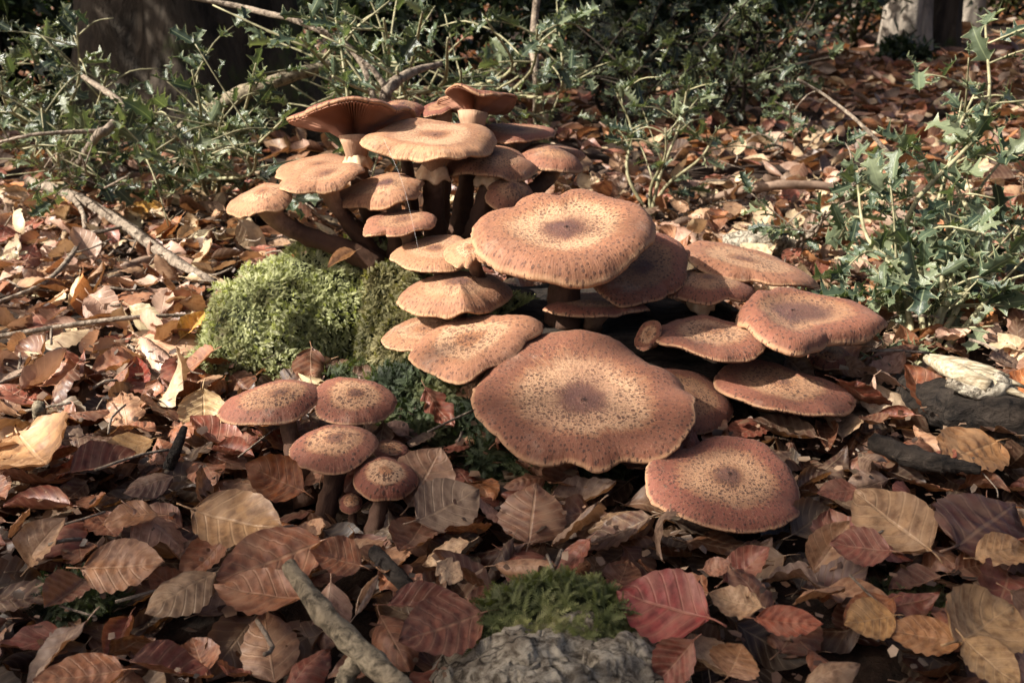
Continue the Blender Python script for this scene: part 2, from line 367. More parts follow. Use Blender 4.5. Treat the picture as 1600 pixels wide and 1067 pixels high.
def mushroom(label, outline, center, Y, tilt, roll=0, kind='flat', wave=.02, tone=(.6, .8, .4), base=None, stem_r=.008,
             ring=False, lam=.05, seed=0, fold=None, notch=None, bend=0.0, thick=.05, group='honey coloured mushrooms growing on the stump'):
    """outline: px polygon of the rim; center: px of the cap's middle; Y: distance from the camera plane"""
    sd_ = random.Random(seed + 11)
    n = np.array([math.sin(R(roll)), -math.sin(R(tilt)), 1.0]); n[2] = math.sqrt(max(.05, 1 - n[0] ** 2 - n[1] ** 2)); n /= np.linalg.norm(n)
    eu = np.array([1., 0, 0]) - n * n[0]; eu /= np.linalg.norm(eu); ev = np.cross(n, eu)
    c_top = at(center[0], center[1], Y)
    def rim(C):
        q = []
        for p in outline:
            d = ray(*p); den = d @ n
            tt = ((C - CAM) @ n) / den if abs(den) > .03 else 1e9
            w = CAM + d * tt - C; q.append((math.atan2(w @ ev, w @ eu), math.hypot(w @ eu, w @ ev)))
        return sorted(q)
    Rm = np.median([b for a, b in rim(c_top)]); C = c_top - n * PROF[kind][0] * min(Rm, .11) * .9
    q = rim(C); a = np.array([x[0] for x in q]); rr = np.array([x[1] for x in q]); Rm = float(np.median(rr))
    rr = np.clip(rr, .55 * Rm, 1.7 * Rm)
    NA = 144
    th = np.linspace(-np.pi, np.pi, NA, endpoint=False)
    rad = np.interp(th, a, rr, period=2 * np.pi)
    for _ in range(3): rad = .25 * np.roll(rad, 1) + .5 * rad + .25 * np.roll(rad, -1)
    rad = rad * np.array([1 + .022 * noise.noise(Vector((4.5 * math.cos(q) + seed * 3, 4.5 * math.sin(q), 0))) + .020 * noise.noise(Vector((13 * math.cos(q) + seed, 13 * math.sin(q), 2))) for q in th])
    ph = [sd_.random() * 6.28 for _ in range(5)]
    wv = wave * Rm * (1.1 * np.cos(2 * th + ph[0]) + 1.1 * np.cos(3 * th + ph[1]) + .6 * np.cos(5 * th + ph[2]) + 1.6 * np.array([noise.noise(Vector((2.1 * math.cos(q) + seed, 2.1 * math.sin(q), seed * .7))) for q in th]))
    rs = np.concatenate([np.linspace(0.012, .9, 20), [.93, .955, .975, .99, 1.0]])
    def surf(r, lower=0.0):
        z = prof(kind, r) * Rm + wv * r ** 4
        x = r * rad * np.cos(th); y = r * rad * np.sin(th)
        for i in range(NA):
            z[i] += Rm * .05 * noise.noise(Vector((x[i] / Rm * 1.7 + seed, y[i] / Rm * 1.7, 0))) * r[i]
        if fold is not None:      # a crease running out from the middle
            da = np.abs((th - fold + np.pi) % (2 * np.pi) - np.pi); z = z + Rm * .13 * np.exp(-(da / .30) ** 2) * r - Rm * .06 * r * r
        return np.stack([x, y, z], -1)
    top = [surf(np.full(NA, r)) for r in rs]
    if notch is not None:
        for (na, nw, nd) in notch:
            da = np.abs((th - na + np.pi) % (2 * np.pi) - np.pi); m = np.clip(1 - da / nw, 0, 1)
            for k, r in enumerate(rs):
                s = 1 - nd * m * max(0, (r - .5) / .5); top[k][:, 0] *= s; top[k][:, 1] *= s
    T = thick * Rm
    rim_out = top[-1].copy(); lip = rim_out.copy(); lip[:, :2] *= .995; lip[:, 2] -= T * .35
    lip2 = rim_out.copy(); lip2[:, :2] *= .965; lip2[:, 2] -= T * .62
    lip3 = top[-3].copy(); lip3[:, :2] *= .95; lip3[:, 2] -= T * .75
    rows = np.array(top + [lip, lip2, lip3]); nr = len(rows)
    v = rows.reshape(-1, 3); radv = np.repeat(np.concatenate([rs, [1, .98, .95]]), NA); angv = np.tile(th, nr)
    v = np.vstack([v, [[0, 0, prof(kind, 0.0) * Rm]]]); radv = np.append(radv, 0); angv = np.append(angv, 0)
    f = grid_faces(nr, NA, True)
    j = np.arange(0, NA, 2); f = np.vstack([f, np.stack([np.full(len(j), len(v) - 1), j, (j + 1) % NA, (j + 2) % NA], -1)])
    # ---- the thing
    if base is None:
        b2 = C[:2] * .55 + STC * .45; b = np.array([b2[0], b2[1], stump_h(*b2) - .008 if stump_h(*b2) > .01 else gz(*b2) - .015])
    else: b = np.array(base)
    t = thing('mushroom', tuple(b), label, 'mushroom', group)
    basis = Matrix((Vector(eu), Vector(ev), Vector(n))).transposed().to_4x4(); basis.translation = Vector(C - b)
    o = obj('cap', mesh_np('cap', v, f, attrs={'rad': radv, 'ang': angv}), M_CAP, t, color=tuple(tone) + (RIM_LIT.get(seed, 0.0),)); o.matrix_local = basis
    # gills: radial blades
    NG = 2 * (90 if Rm > .045 else 60); tg = np.linspace(-np.pi, np.pi, NG, endpoint=False)
    grs = np.array([.975, .93, .8, .6, .4, .22, .12]); gv = []
    for r in grs:
        rg = np.interp(tg, th, rad, period=2 * np.pi) * r
        zz = np.interp(tg, th, surf(np.full(NA, min(1, r)))[:, 2], period=2 * np.pi)
        dep = Rm * (.014 + .13 * (1 - abs(r - .55) * 1.6)); zig = np.where(np.arange(NG) % 2 == 0, 1, -1.) * dep * .5
        drop = T * (.75 + 1.6 * (1 - r)) + (.10 * Rm * max(0, (.4 - r) / .3) if r < .4 else 0)
        gv.append(np.stack([rg * np.cos(tg), rg * np.sin(tg), zz - drop - (zig if r < .95 else 0) - dep * .3], -1))
    if notch is not None:
        for (na, nw, nd) in notch:
            da = np.abs((tg - na + np.pi) % (2 * np.pi) - np.pi); m = np.clip(1 - da / nw, 0, 1)
            for k, r in enumerate(grs):
                s = 1 - nd * m * max(0, (r - .5) / .5); gv[k][:, 0] *= s; gv[k][:, 1] *= s
    gv = np.array(gv); zc = gv[-1][:, 2].mean()
    g = obj('gills', mesh_np('gills', gv.reshape(-1, 3), grid_faces(len(grs), NG, True), smooth=False, attrs={'rad': np.repeat(grs, NG)}), M_GILL, o)
    # stem
    topc = C + n * (zc + .012 * Rm * 3); L = np.linalg.norm(topc - b)
    P1 = b + (topc - b) * .22 + np.array([bend * L * .6, 0, .14 * L]); P2 = topc - n * L * .38 + np.array([bend * L * .3, 0, 0]); tt = np.linspace(0, 1, 18)[:, None]
    path = (1 - tt) ** 3 * b + 3 * tt * (1 - tt) ** 2 * P1 + 3 * tt ** 2 * (1 - tt) * P2 + tt ** 3 * topc
    sr = stem_r * np.interp(np.linspace(0, 1, 18), [0, .15, .6, .86, 1], [1.45, 1.1, .92, .95, 1.7])
    vv, ff, uu = tube(path - b, sr, 20, .26, seed)
    st = obj('stem', mesh_np('stem', vv, ff, uu), M_STEM, t)
    if ring:
        i = 14; ax = path[i + 1] - path[i]; ax /= np.linalg.norm(ax)
        rows = []; e1 = np.cross(ax, [0, 1, .2]); e1 /= np.linalg.norm(e1); e2 = np.cross(ax, e1); ta = np.linspace(0, 2 * np.pi, 40, endpoint=False)
        for k, (q_, h_) in enumerate(((1.0, .006), (1.12, .003), (1.35, -.003), (1.5, -.008), (1.42, -.011), (1.15, -.006))):
            w_ = 1 + .10 * np.cos(3 * ta + seed) + .06 * np.cos(7 * ta)
            rows.append(path[i] - b + stem_r * q_ * w_[:, None] * (np.cos(ta)[:, None] * e1 + np.sin(ta)[:, None] * e2) + ax * (h_ + (.003 * np.cos(5 * ta + 1))[:, None] * (k > 1)))
        obj('ring', mesh_np('ring', np.array(rows).reshape(-1, 3), grid_faces(6, 40, True)), M_RING, st)
    return t

RIM_LIT = {5: 1., 6: .35, 8: .2, 9: .15, 10: .7, 11: .75, 12: .8, 13: .8, 14: .25, 15: .8, 16: 1., 17: .25, 18: .55, 19: .4, 20: .6, 28: .3, 33: .8, 47: 1.}  # per cap: how much front light is painted into the rim colour
UPB = lambda px, py, y: at(px, py, y)
# --- upper clump (rooted on the back of the stump beside the moss)
mushroom('dark brown upturned mushroom with ribbed gills showing, widest of the top tier',
         [(446, 189), (475, 180), (520, 174), (565, 169), (600, 166), (632, 170), (648, 180), (640, 196), (600, 200), (550, 202), (500, 202), (468, 198)],
         (552, 186), 1.27, -17, -4, 'funnel', .02, (.2, .5, .9), UPB(600, 400, 1.27), .0115, True, seed=1, bend=-.05)
mushroom('brown mushroom cap half hidden behind the upturned gilled mushroom',
         [(590, 172), (610, 162), (640, 160), (658, 166), (655, 178), (625, 183), (600, 181)], (628, 168), 1.36, 6, 0, 'convex', .02, (.3, .8, .5), UPB(650, 380, 1.34), .008, seed=2)
mushroom('rust red mushroom tilted on edge behind the topmost mushroom',
         [(660, 176), (668, 160), (690, 150), (708, 150), (716, 160), (705, 172), (682, 180), (664, 182)], (686, 166), 1.37, 6, -12, 'saddle', .02, (.2, .4, .9), UPB(690, 380, 1.33), .008, seed=3)
mushroom('topmost mushroom with pale left rim and short thick stem',
         [(684, 170), (704, 152), (742, 147), (782, 149), (806, 157), (797, 168), (774, 175), (735, 176), (700, 175)], (742, 160), 1.33, -20, 4, 'funnel', .03, (.5, .5, .6), UPB(720, 370, 1.31), .011, seed=4)
mushroom('pale cream broad mushroom with scaly dark middle, in front of the top tier',
         [(562, 229), (592, 203), (630, 194), (668, 191), (705, 196), (750, 199), (774, 209), (769, 228), (742, 245), (705, 254), (675, 254), (641, 245), (607, 237)],
         (678, 214), 1.22, 8, 2, 'saddle', .035, (1., .55, .1), UPB(680, 400, 1.24), .0125, True, seed=5)
mushroom('tan scaly mushroom half shaded beneath the pale cream mushroom',
         [(697, 259), (720, 240), (765, 230), (802, 233), (829, 255), (795, 275), (754, 270), (712, 271)], (770, 243), 1.24, 4, 6, 'convex', .03, (.4, .6, .4), UPB(742, 372, 1.22), .0105, True, seed=6)
mushroom('thin brown mushroom right behind the topmost stem',
         [(754, 200), (799, 194), (855, 201), (866, 211), (836, 219), (795, 222), (765, 215)], (812, 203), 1.36, 0, 2, 'saddle', .03, (.2, .6, .6), UPB(770, 365, 1.30), .009, seed=7)
mushroom('outermost right mushroom of the upper clump on a leaning grey stem',
         [(812, 246), (832, 230), (892, 235), (917, 249), (885, 257), (836, 258)], (866, 238), 1.30, 0, 5, 'convex', .02, (.2, .75, .6), UPB(772, 345, 1.25), .0105, seed=8, bend=.12)
mushroom('small dark scaly mushroom low between the stems of the upper clump',
         [(762, 300), (776, 284), (799, 279), (822, 290), (831, 303), (812, 322), (786, 333), (768, 325)], (800, 295), 1.21, 18, 18, 'dome', .02, (.2, .7, .6), UPB(752, 372, 1.22), .007, seed=9)
mushroom('tan mushroom with dense dark bristly scales on its right half',
         [(512, 324), (536, 291), (574, 273), (615, 268), (649, 281), (660, 296), (630, 305), (585, 318), (547, 326)], (606, 284), 1.18, 6, -12, 'convex', .03, (.5, .95, .3), UPB(622, 410, 1.2), .0095, seed=10)
mushroom('long oval tan mushroom with rolled rim overlapping its neighbour behind',
         [(433, 292), (450, 275), (472, 265), (525, 256), (555, 256), (570, 266), (540, 284), (495, 296), (454, 304)], (510, 273), 1.18, 6, -9, 'saddle', .03, (.5, .6, .35), UPB(592, 410, 1.2), .0085, seed=11, bend=-.1)
mushroom('pale tan mushroom peeking over the long oval one',
         [(430, 274), (457, 253), (499, 243), (540, 246), (560, 256), (530, 272), (480, 282), (445, 284)], (498, 256), 1.27, 6, -7, 'saddle', .02, (.6, .5, .3), UPB(602, 405, 1.23), .008, seed=12, bend=-.1)
mushroom('outermost left mushroom on a long dark curved stem over the moss',
         [(355, 322), (364, 306), (386, 293), (420, 286), (444, 291), (456, 306), (436, 320), (410, 328), (386, 337), (366, 335)], (410, 300), 1.16, 6, -18, 'convex', .03, (.6, .4, .35), UPB(590, 418, 1.18), .0105, seed=13, bend=-.16)
mushroom('small brown mushroom with a bite out of its rim under the bristly one',
         [(566, 360), (592, 339), (630, 330), (667, 333), (682, 345), (649, 364), (607, 373), (577, 368)], (632, 342), 1.14, 4, -6, 'saddle', .04, (.3, .5, .6), UPB(650, 425, 1.16), .008, seed=14, notch=[(-2.2, .28, .35)])
# --- middle
mushroom('pale tan mushroom tucked left of the largest upper cap, above the creased one',
         [(608, 401), (622, 386), (645, 378), (686, 371), (722, 375), (742, 392), (730, 412), (705, 421), (649, 424), (619, 414)], (680, 388), 1.10, 5, -5, 'saddle', .02, (.6, .6, .25), UPB(700, 470, 1.1), .0085, seed=15)
mushroom('small ragged cream mushroom with frilly rim wedged under the largest upper cap',
         [(694, 401), (709, 380), (735, 371), (765, 376), (780, 395), (760, 410), (740, 408), (724, 424), (706, 412)], (736, 388), 1.055, 14, -8, 'convex', .05, (.8, .2, .2), UPB(760, 470, 1.08), .007, seed=16, notch=[(-1.9, .2, .25), (-1.2, .18, .2)])
mushroom('largest upper mushroom, broad golden cap with dimpled dark middle and lobed back rim',
         [(736, 363), (746, 344), (771, 335), (797, 336), (809, 324), (835, 318), (876, 320), (889, 308), (918, 302), (962, 310), (1004, 331), (1023, 356), (1021, 379), (991, 407), (946, 431), (915, 438), (867, 435), (803, 423), (758, 407), (739, 385)],
         (883, 355), 1.06, 11, -4, 'plate', .03, (.85, 1.1, .15), UPB(880, 500, 1.08), .016, True, seed=17, thick=.09)
mushroom('tan mushroom with a sharp dark crease down its middle, beside the mossy stump edge',
         [(618, 465), (637, 447), (685, 431), (720, 426), (758, 431), (800, 447), (800, 455), (771, 474), (733, 492), (685, 491), (644, 484)], (718, 444), 1.04, 3, -3, 'convex', .015, (.5, .8, .35), UPB(716, 540, 1.06), .0085, seed=18, fold=-1.45)
mushroom('broad yellowish mushroom below the creased one with large separate dark scales',
         [(637, 551), (648, 530), (680, 512), (733, 503), (784, 497), (832, 492), (849, 500), (840, 520), (822, 533), (768, 577), (723, 602), (685, 589), (650, 573)], (735, 530), .975, 11, -12, 'saddle', .03, (.85, .35, .25), UPB(760, 640, 1.02), .010, seed=19)
mushroom('small tan mushroom poking out left of the broad yellowish one',
         [(595, 535), (606, 519), (625, 508), (669, 494), (704, 500), (716, 520), (690, 545), (637, 549), (609, 546)], (662, 514), 1.03, 5, -7, 'saddle', .02, (.6, .4, .3), UPB(700, 590, 1.05), .0075, seed=20)
mushroom('largest front mushroom, wavy flat disc with purple brown eye and pale ring',
         [(736, 626), (756, 585), (794, 551), (820, 531), (842, 520), (887, 514), (930, 516), (962, 521), (992, 540), (1019, 566), (1056, 577), (1075, 607), (1084, 649), (1079, 690), (1060, 709), (1022, 718), (977, 708), (932, 726), (887, 711), (824, 712), (771, 690), (745, 660)],
         (910, 626), .87, 12, -2, 'flat', .055, (1., 1.25, .35), (.09, 1.0, .02), .015, seed=21, thick=.05, notch=[(2.25, .1, .08)])
mushroom('reddish brown mushroom lowest on the right, lying nearly on the leaves',
         [(1006, 754), (1015, 724), (1075, 697), (1124, 683), (1169, 690), (1225, 720), (1251, 765), (1240, 814), (1180, 832), (1116, 825), (1056, 802), (1019, 780)],
         (1139, 739), .79, 13, 4, 'flat', .035, (.55, .8, .95), (.16, .96, -.01), .012, seed=22)
mushroom('rusty mushroom mostly hidden behind the right rim of the largest front disc',
         [(1010, 600), (1037, 575), (1080, 582), (1120, 603), (1146, 634), (1127, 667), (1082, 679), (1040, 672), (1012, 640)], (1078, 622), .95, 20, 10, 'convex', .02, (.35, .4, .9), (.15, 1.03, .03), .009, seed=23)
mushroom('low flat brown mushroom on the right with bristly front rim over dead leaves',
         [(1116, 599), (1139, 572), (1175, 566), (1226, 577), (1265, 593), (1312, 602), (1340, 619), (1324, 640), (1273, 652), (1218, 648), (1167, 630), (1135, 612)], (1220, 592), .98, 3, 5, 'flat', .03, (.35, .5, .7), (.2, 1.08, .03), .011, seed=24)
mushroom('rightmost big mushroom with blackened, partly shadow-painted middle and drooping front lip',
         [(1175, 477), (1194, 466), (1253, 460), (1312, 469), (1364, 489), (1387, 512), (1368, 528), (1332, 535), (1293, 537), (1269, 552), (1245, 560), (1218, 552), (1190, 538), (1168, 512)],
         (1236, 484), 1.05, 6, 7, 'plate', .035, (.3, 2.1, .5), (.24, 1.14, .05), .014, seed=25, thick=.07)  # the widened dark eye also paints in shadow lying on the cap
mushroom('tan mushroom with pale sheen joined beside the blackened one on its left',
         [(1025, 532), (1033, 506), (1076, 498), (1131, 504), (1167, 511), (1200, 520), (1198, 540), (1155, 560), (1116, 562), (1060, 550), (1029, 542)], (1116, 513), 1.02, 3, 4, 'flat', .03, (.6, .5, .5), (.19, 1.1, .05), .011, True, seed=26)
mushroom('gently domed brown mushroom on a pale short stem between two longer caps',
         [(1030, 462), (1050, 440), (1084, 425), (1123, 425), (1162, 438), (1181, 458), (1131, 469), (1060, 468)], (1104, 438), 1.10, 1, 2, 'convex', .02, (.35, .6, .6), (.19, 1.17, .06), .011, True, seed=27)
mushroom('long slanting tan mushroom reaching right towards the holly with a ragged left end',
         [(1064, 394), (1076, 384), (1135, 386), (1194, 402), (1253, 422), (1281, 441), (1238, 452), (1175, 439), (1116, 426), (1080, 414)], (1160, 402), 1.16, 3, 13, 'saddle', .035, (.6, .6, .4), (.19, 1.22, .06), .0115, seed=28)
mushroom('dark shaded mushroom hanging tilted beneath the right rim of the largest upper cap',
         [(919, 441), (960, 400), (1000, 370), (1035, 364), (1068, 382), (1072, 420), (1040, 455), (1001, 477), (970, 483), (940, 465)], (1008, 418), 1.09, 22, 8, 'saddle', .02, (.1, .8, .6), (.14, 1.16, .06), .010, seed=29)
mushroom('thin rust mushroom seen from its edge above the largest front disc',
         [(848, 485), (870, 472), (891, 465), (930, 463), (980, 468), (1017, 481), (970, 492), (919, 494), (880, 492)], (930, 470), 1.06, -6, 1, 'saddle', .02, (.3, .3, .9), (.08, 1.1, .055), .0105, seed=30)
mushroom('torn pale sideways mushroom between the front disc and the sheened one',
         [(992, 540), (998, 515), (1012, 502), (1030, 503), (1033, 518), (1022, 538), (1006, 550)], (1014, 522), 1.0, 35, -30, 'saddle', .03, (.7, .2, .4), (.12, 1.08, .05), .007, seed=31)
mushroom('small dark mushroom in the shade beneath the blackened right one',
         [(1262, 560), (1275, 545), (1300, 540), (1322, 550), (1328, 565), (1300, 575), (1274, 574)], (1296, 550), 1.08, 8, 0, 'dome', .02, (.2, .4, .9), (.3, 1.13, 0), .006, seed=32)
mushroom('buff mushroom rim peeking out below the broad yellowish one',
         [(700, 604), (715, 590), (745, 584), (775, 590), (790, 605), (765, 622), (725, 620)], (745, 598), .985, 8, -4, 'convex', .02, (.7, .3, .2), (-.03, 1.04, .02), .007, seed=33)
# --- small front clump
G2 = 'small mushrooms in the little front clump'
mushroom('oval mushroom leaning left, widest of the small front clump by the cream leaf',
         [(340, 645), (354, 628), (404, 606), (453, 596), (498, 605), (504, 616), (480, 639), (440, 657), (386, 663), (350, 659)], (440, 614), .90, 4, -8, 'convex', .015, (.35, .6, .75), on(480, 790, -.01), .0085, seed=41, group=G2, bend=-.05)
mushroom('round mushroom with brown eye at the back of the small front clump',
         [(494, 632), (498, 602), (530, 590), (566, 595), (606, 609), (621, 630), (606, 650), (570, 663), (525, 664), (498, 654)], (557, 615), .90, 10, 4, 'convex', .015, (.55, .75, .7), on(535, 795, -.01), .008, seed=42, group=G2)
mushroom('round speckled mushroom at the middle of the small front clump',
         [(451, 713), (462, 688), (503, 669), (552, 667), (588, 681), (591, 696), (566, 723), (525, 738), (476, 733)], (525, 682), .835, 9, -4, 'convex', .015, (.5, .7, .75), on(505, 825, -.01), .0085, seed=43, group=G2)
mushroom('little reddish mushroom with bright pale top in the small front clump',
         [(552, 749), (566, 724), (602, 716), (638, 729), (654, 749), (642, 771), (602, 781), (566, 774)], (603, 738), .80, 14, 4, 'dome', .01, (1.3, .0, 1.), on(578, 855, -.01), .007, seed=44, group=G2)
mushroom('tiny button mushroom under the rims of the small front clump',
         [(531, 788), (538, 774), (549, 770), (560, 775), (565, 788), (557, 800), (546, 803), (535, 799)], (549, 781), .80, 12, 0, 'dome', .01, (.4, .1, 1.), on(552, 840, -.01), .004, seed=45, group=G2)
mushroom('dull reddish mushroom tucked behind the little pale topped one in the front clump',
         [(580, 705), (590, 692), (612, 686), (632, 694), (638, 708), (615, 718), (592, 716)], (612, 698), .87, 8, 6, 'convex', .01, (.2, .3, 1.), on(590, 815, -.01), .006, seed=46, group=G2)
mushroom('tiny cream bonnet mushroom on a hair thin stem beside the forked stick',
         [(577, 990), (581, 982), (588, 979), (595, 982), (599, 990), (594, 997), (587, 999), (580, 996)], (588, 986), .655, 10, 0, 'dome', .0, (1.6, .0, .0), on(590, 1010, -.004), .0015, seed=47, group='tiny bonnet mushrooms')

# ------------------------------------------------------------------ moss
def frond_template():
    v, f = [], []; n = 6
    for i in range(n + 1):
        u = i / n; v.append((u, 0, .28 * u * (1 - .75 * u)))
    for i in range(n):
        u = (i + .6) / n; w = .27 * (1 - u) ** .7 + .04
        for sgn in (1, -1):
            v.append((u + .30 * (1 - u) + .08, sgn * w, .28 * u * (1 - .75 * u) + .05 - .16 * w))
            k = len(v) - 1; f.append((i, i + 1, k) if sgn > 0 else (i + 1, i, k))
    return np.array(v, float), np.array(f)
FV, FF = frond_template()
def moss_fronds(lobes, count, size, pal, clip=None, seed=0, keep=None):
    """fronds over the visible skin of a union of ellipsoids (centre, radii)"""
    g = np.random.default_rng(seed); P, Nn = [], []
    area = np.array([r[0] * r[1] + r[1] * r[2] + r[0] * r[2] for c, r in lobes]); area /= area.sum()
    for li, (c, r) in enumerate(lobes):
        m = int(count * area[li]); d = g.normal(size=(m * 2, 3)); d /= np.linalg.norm(d, axis=1)[:, None]; d = d[d[:, 2] > -.45][:m]
        r = np.array(r); bump = np.array([1 + .16 * noise.noise(Vector(x * 3.2) + Vector((seed, li, 0))) + .12 * noise.noise(Vector(x * 7)) for x in d])
        p = np.array(c) + d * r * bump[:, None]; nn = d / r; nn /= np.linalg.norm(nn, axis=1)[:, None]
        ok = p[:, 2] > -.004
        for lj, (c2, r2) in enumerate(lobes):
            if lj != li: ok &= ((((p - np.array(c2)) / (np.array(r2) * .93)) ** 2).sum(1) > 1)
        if keep is not None: ok &= keep(p)
        P.append(p[ok]); Nn.append(nn[ok])
    P, Nn = np.vstack(P), np.vstack(Nn); N = len(P)
    t = g.normal(size=(N, 3)); t -= (t * Nn).sum(1)[:, None] * Nn; t /= np.linalg.norm(t, axis=1)[:, None]
    x = t * .75 + Nn * g.uniform(.25, 1.0, (N, 1)) + np.array([0, 0, -.22]); x /= np.linalg.norm(x, axis=1)[:, None]
    y = np.cross(Nn, x); y /= np.linalg.norm(y, axis=1)[:, None] + 1e-9; z = np.cross(x, y)
    s = size * g.uniform(.6, 1.35, N)
    M = np.stack([x, y, z], -1) * s[:, None, None]
    v, f = inst(FV, FF, M, P - Nn * size * .15)
    pal = np.array(pal); cl = np.array([noise.noise(Vector(p) * 22 + Vector((seed, 0, 0))) for p in P])
    k = np.clip((cl + .5) * (len(pal) - 1) + g.normal(0, .35, N), 0, len(pal) - 1.001); i = k.astype(int); w = (k - i)[:, None]
    col = (pal[i] * (1 - w) + pal[i + 1] * w) * g.uniform(.75, 1.25, (N, 1))
    return v, f, np.repeat(col, len(FV), 0)
def lobe_mesh(lobes, origin, shrink=.90, sub=26):
    parts = []
    for li, (c, r) in enumerate(lobes):
        a = np.linspace(-.5 * np.pi, .5 * np.pi, sub // 2); b = np.linspace(0, 2 * np.pi, sub, endpoint=False); v = []
        for q in a:
            for w in b:
                d = np.array([math.cos(q) * math.cos(w), math.cos(q) * math.sin(w), math.sin(q)])
                v.append(np.array(c) - origin + d * np.array(r) * shrink * (1 + .08 * noise.noise(Vector(d * 3) + Vector((li, 0, 0)))))
        parts.append((np.array(v), grid_faces(sub // 2, sub, True), np.zeros((len(v), 2))))
    return join(parts)
GREEN_LIT = [(.12, .095, .045), (.20, .20, .08), (.29, .305, .135), (.39, .40, .20), (.47, .47, .28)]  # sunlit moss, the light is put into the colour
GREEN_DRY = [(.09, .085, .03), (.19, .17, .07), (.27, .235, .11), (.30, .28, .14)]
GREEN_DARK = [(.018, .028, .012), (.04, .058, .022), (.075, .09, .034), (.13, .13, .05)]  # moss in shaded spots, the shade is put into the colour
M_MOSSBASE = plain('moss_soil', (.012, .014, .006), (.04, .045, .018), 60, .95, .8, .004)
def moss_thing(name, label, lobes, count, size, pal, seed, keep=None):
    o = np.array([np.mean([c[0] for c, r in lobes]), np.mean([c[1] for c, r in lobes]), 0.])
    t = thing(name, tuple(o), label, 'moss', 'patches of moss on wood and soil')
    v, f, u = lobe_mesh(lobes, o); obj('moss_cushion', mesh_np('moss_cushion', v, f), M_MOSSBASE, t)
    v, f, c = moss_fronds(lobes, count, size, pal, seed=seed, keep=keep)
    obj('moss_fronds', mesh_np('moss_fronds', v - o, f, col=c, smooth=False), M_MOSS, t, kind='stuff')
    return t
def pl(px, py, y): return at(px, py, y)
moss_thing('moss_mound', 'large bright green moss mound swelling beside the long stemmed mushrooms',
           [((-.275, 1.165, .01), (.070, .080, .095)), ((-.225, 1.21, .03), (.085, .085, .092)), ((-.165, 1.25, .045), (.075, .06, .080)), ((-.297, 1.125, -.01), (.056, .055, .068)), ((-.243, 1.105, -.015), (.05, .045, .055)),
            ((-.325, 1.20, -.01), (.045, .06, .06)), ((-.19, 1.18, .055), (.05, .05, .058)), ((-.255, 1.15, .06), (.04, .045, .045)), ((-.11, 1.27, .05), (.06, .05, .06)), ((-.31, 1.09, -.02), (.045, .04, .04))], 64000, .0068, GREEN_LIT, 1)
moss_thing('moss_hummock', 'drier olive brown moss hummock hanging under the creased mushroom',
           [((-.128, 1.165, .055), (.044, .05, .062)), ((-.105, 1.10, .02), (.045, .045, .06)), ((-.085, 1.17, .05), (.06, .05, .05)), ((-.14, 1.125, .03), (.028, .03, .045)), ((-.08, 1.07, .0), (.04, .04, .05))], 26000, .0070, GREEN_DRY, 2)
moss_thing('moss_curtain', 'dark green moss on the shaded front of the stump behind the small clump',
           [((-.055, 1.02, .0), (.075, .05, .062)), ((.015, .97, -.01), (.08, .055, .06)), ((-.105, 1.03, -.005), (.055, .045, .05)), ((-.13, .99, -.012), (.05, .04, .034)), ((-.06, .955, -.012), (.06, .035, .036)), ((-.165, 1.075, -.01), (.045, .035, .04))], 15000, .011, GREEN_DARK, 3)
moss_thing('moss_tuft', 'small bright moss tuft between the creased mushroom and the largest upper cap',
           [(tuple(at(795, 490, 1.12)), (.03, .025, .018))], 700, .011, GREEN_LIT, 4)
# bark slab with its moss, bottom of the view
def bark_slab():
    c = on(875, 1055, .01); t = thing('bark_slab', (c[0], c[1], 0), 'pale grey flaking bark slab under a green moss cushion', 'bark')
    n, m = 90, 70; v = []
    for i in range(n):
        for j in range(m):
            a = i / (n - 1) * 2 - 1; b = j / (m - 1) * 2 - 1
            d = math.hypot(a, b * .9); h = .040 * (1 - d ** 3) if d < 1 else -.03 * (d - 1) - 0
            x, y = a * .085 + .008 * noise.noise(Vector((b * 4, 3, 1))), b * .06 + .006 * noise.noise(Vector((a * 5, 1, 2)))
            pl_ = noise.cell(Vector((a * 5 + .8 * noise.noise(Vector((a * 5, b * 5, 0))), b * 7 + .8 * noise.noise(Vector((a * 5, b * 5, 9))), .5)))
            h += .0060 * pl_ + .005 * noise.noise(Vector((a * 3, b * 4, 4))) + .0012 * noise.noise(Vector((a * 14, b * 20, 4)))
            v.append((x, y, h))
    v = np.array(v)
    obj('flaking_bark', mesh_np('flaking_bark', v, grid_faces(n, m)[:, ::-1]), M_STONE, t)
bark_slab()
cb_ = on(870, 985, .02)
moss_thing('moss_cushion_tuft', 'green moss cushion sitting on the grey flaking bark slab',
           [((cb_[0], cb_[1], .018), (.052, .036, .034)), ((cb_[0] - .025, cb_[1] - .006, .012), (.036, .03, .026)), ((cb_[0] + .03, cb_[1] + .004, .012), (.034, .028, .028))], 6500, .0105,
           [(.06, .065, .022), (.13, .15, .05), (.23, .24, .09), (.36, .34, .16)], 5)
q_ = on(1405, 945, .0)
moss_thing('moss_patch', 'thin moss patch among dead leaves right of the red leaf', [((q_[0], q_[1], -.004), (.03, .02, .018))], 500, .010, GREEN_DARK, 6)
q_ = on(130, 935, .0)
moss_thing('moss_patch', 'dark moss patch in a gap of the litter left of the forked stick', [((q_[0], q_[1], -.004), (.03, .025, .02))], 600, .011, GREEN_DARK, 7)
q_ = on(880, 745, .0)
moss_thing('moss_patch', 'deep shaded moss under the rim of the largest front disc', [((q_[0], q_[1], 0), (.055, .03, .03)), ((q_[0] - .05, q_[1] + .02, 0), (.04, .03, .03))], 1500, .013, GREEN_DARK, 8)

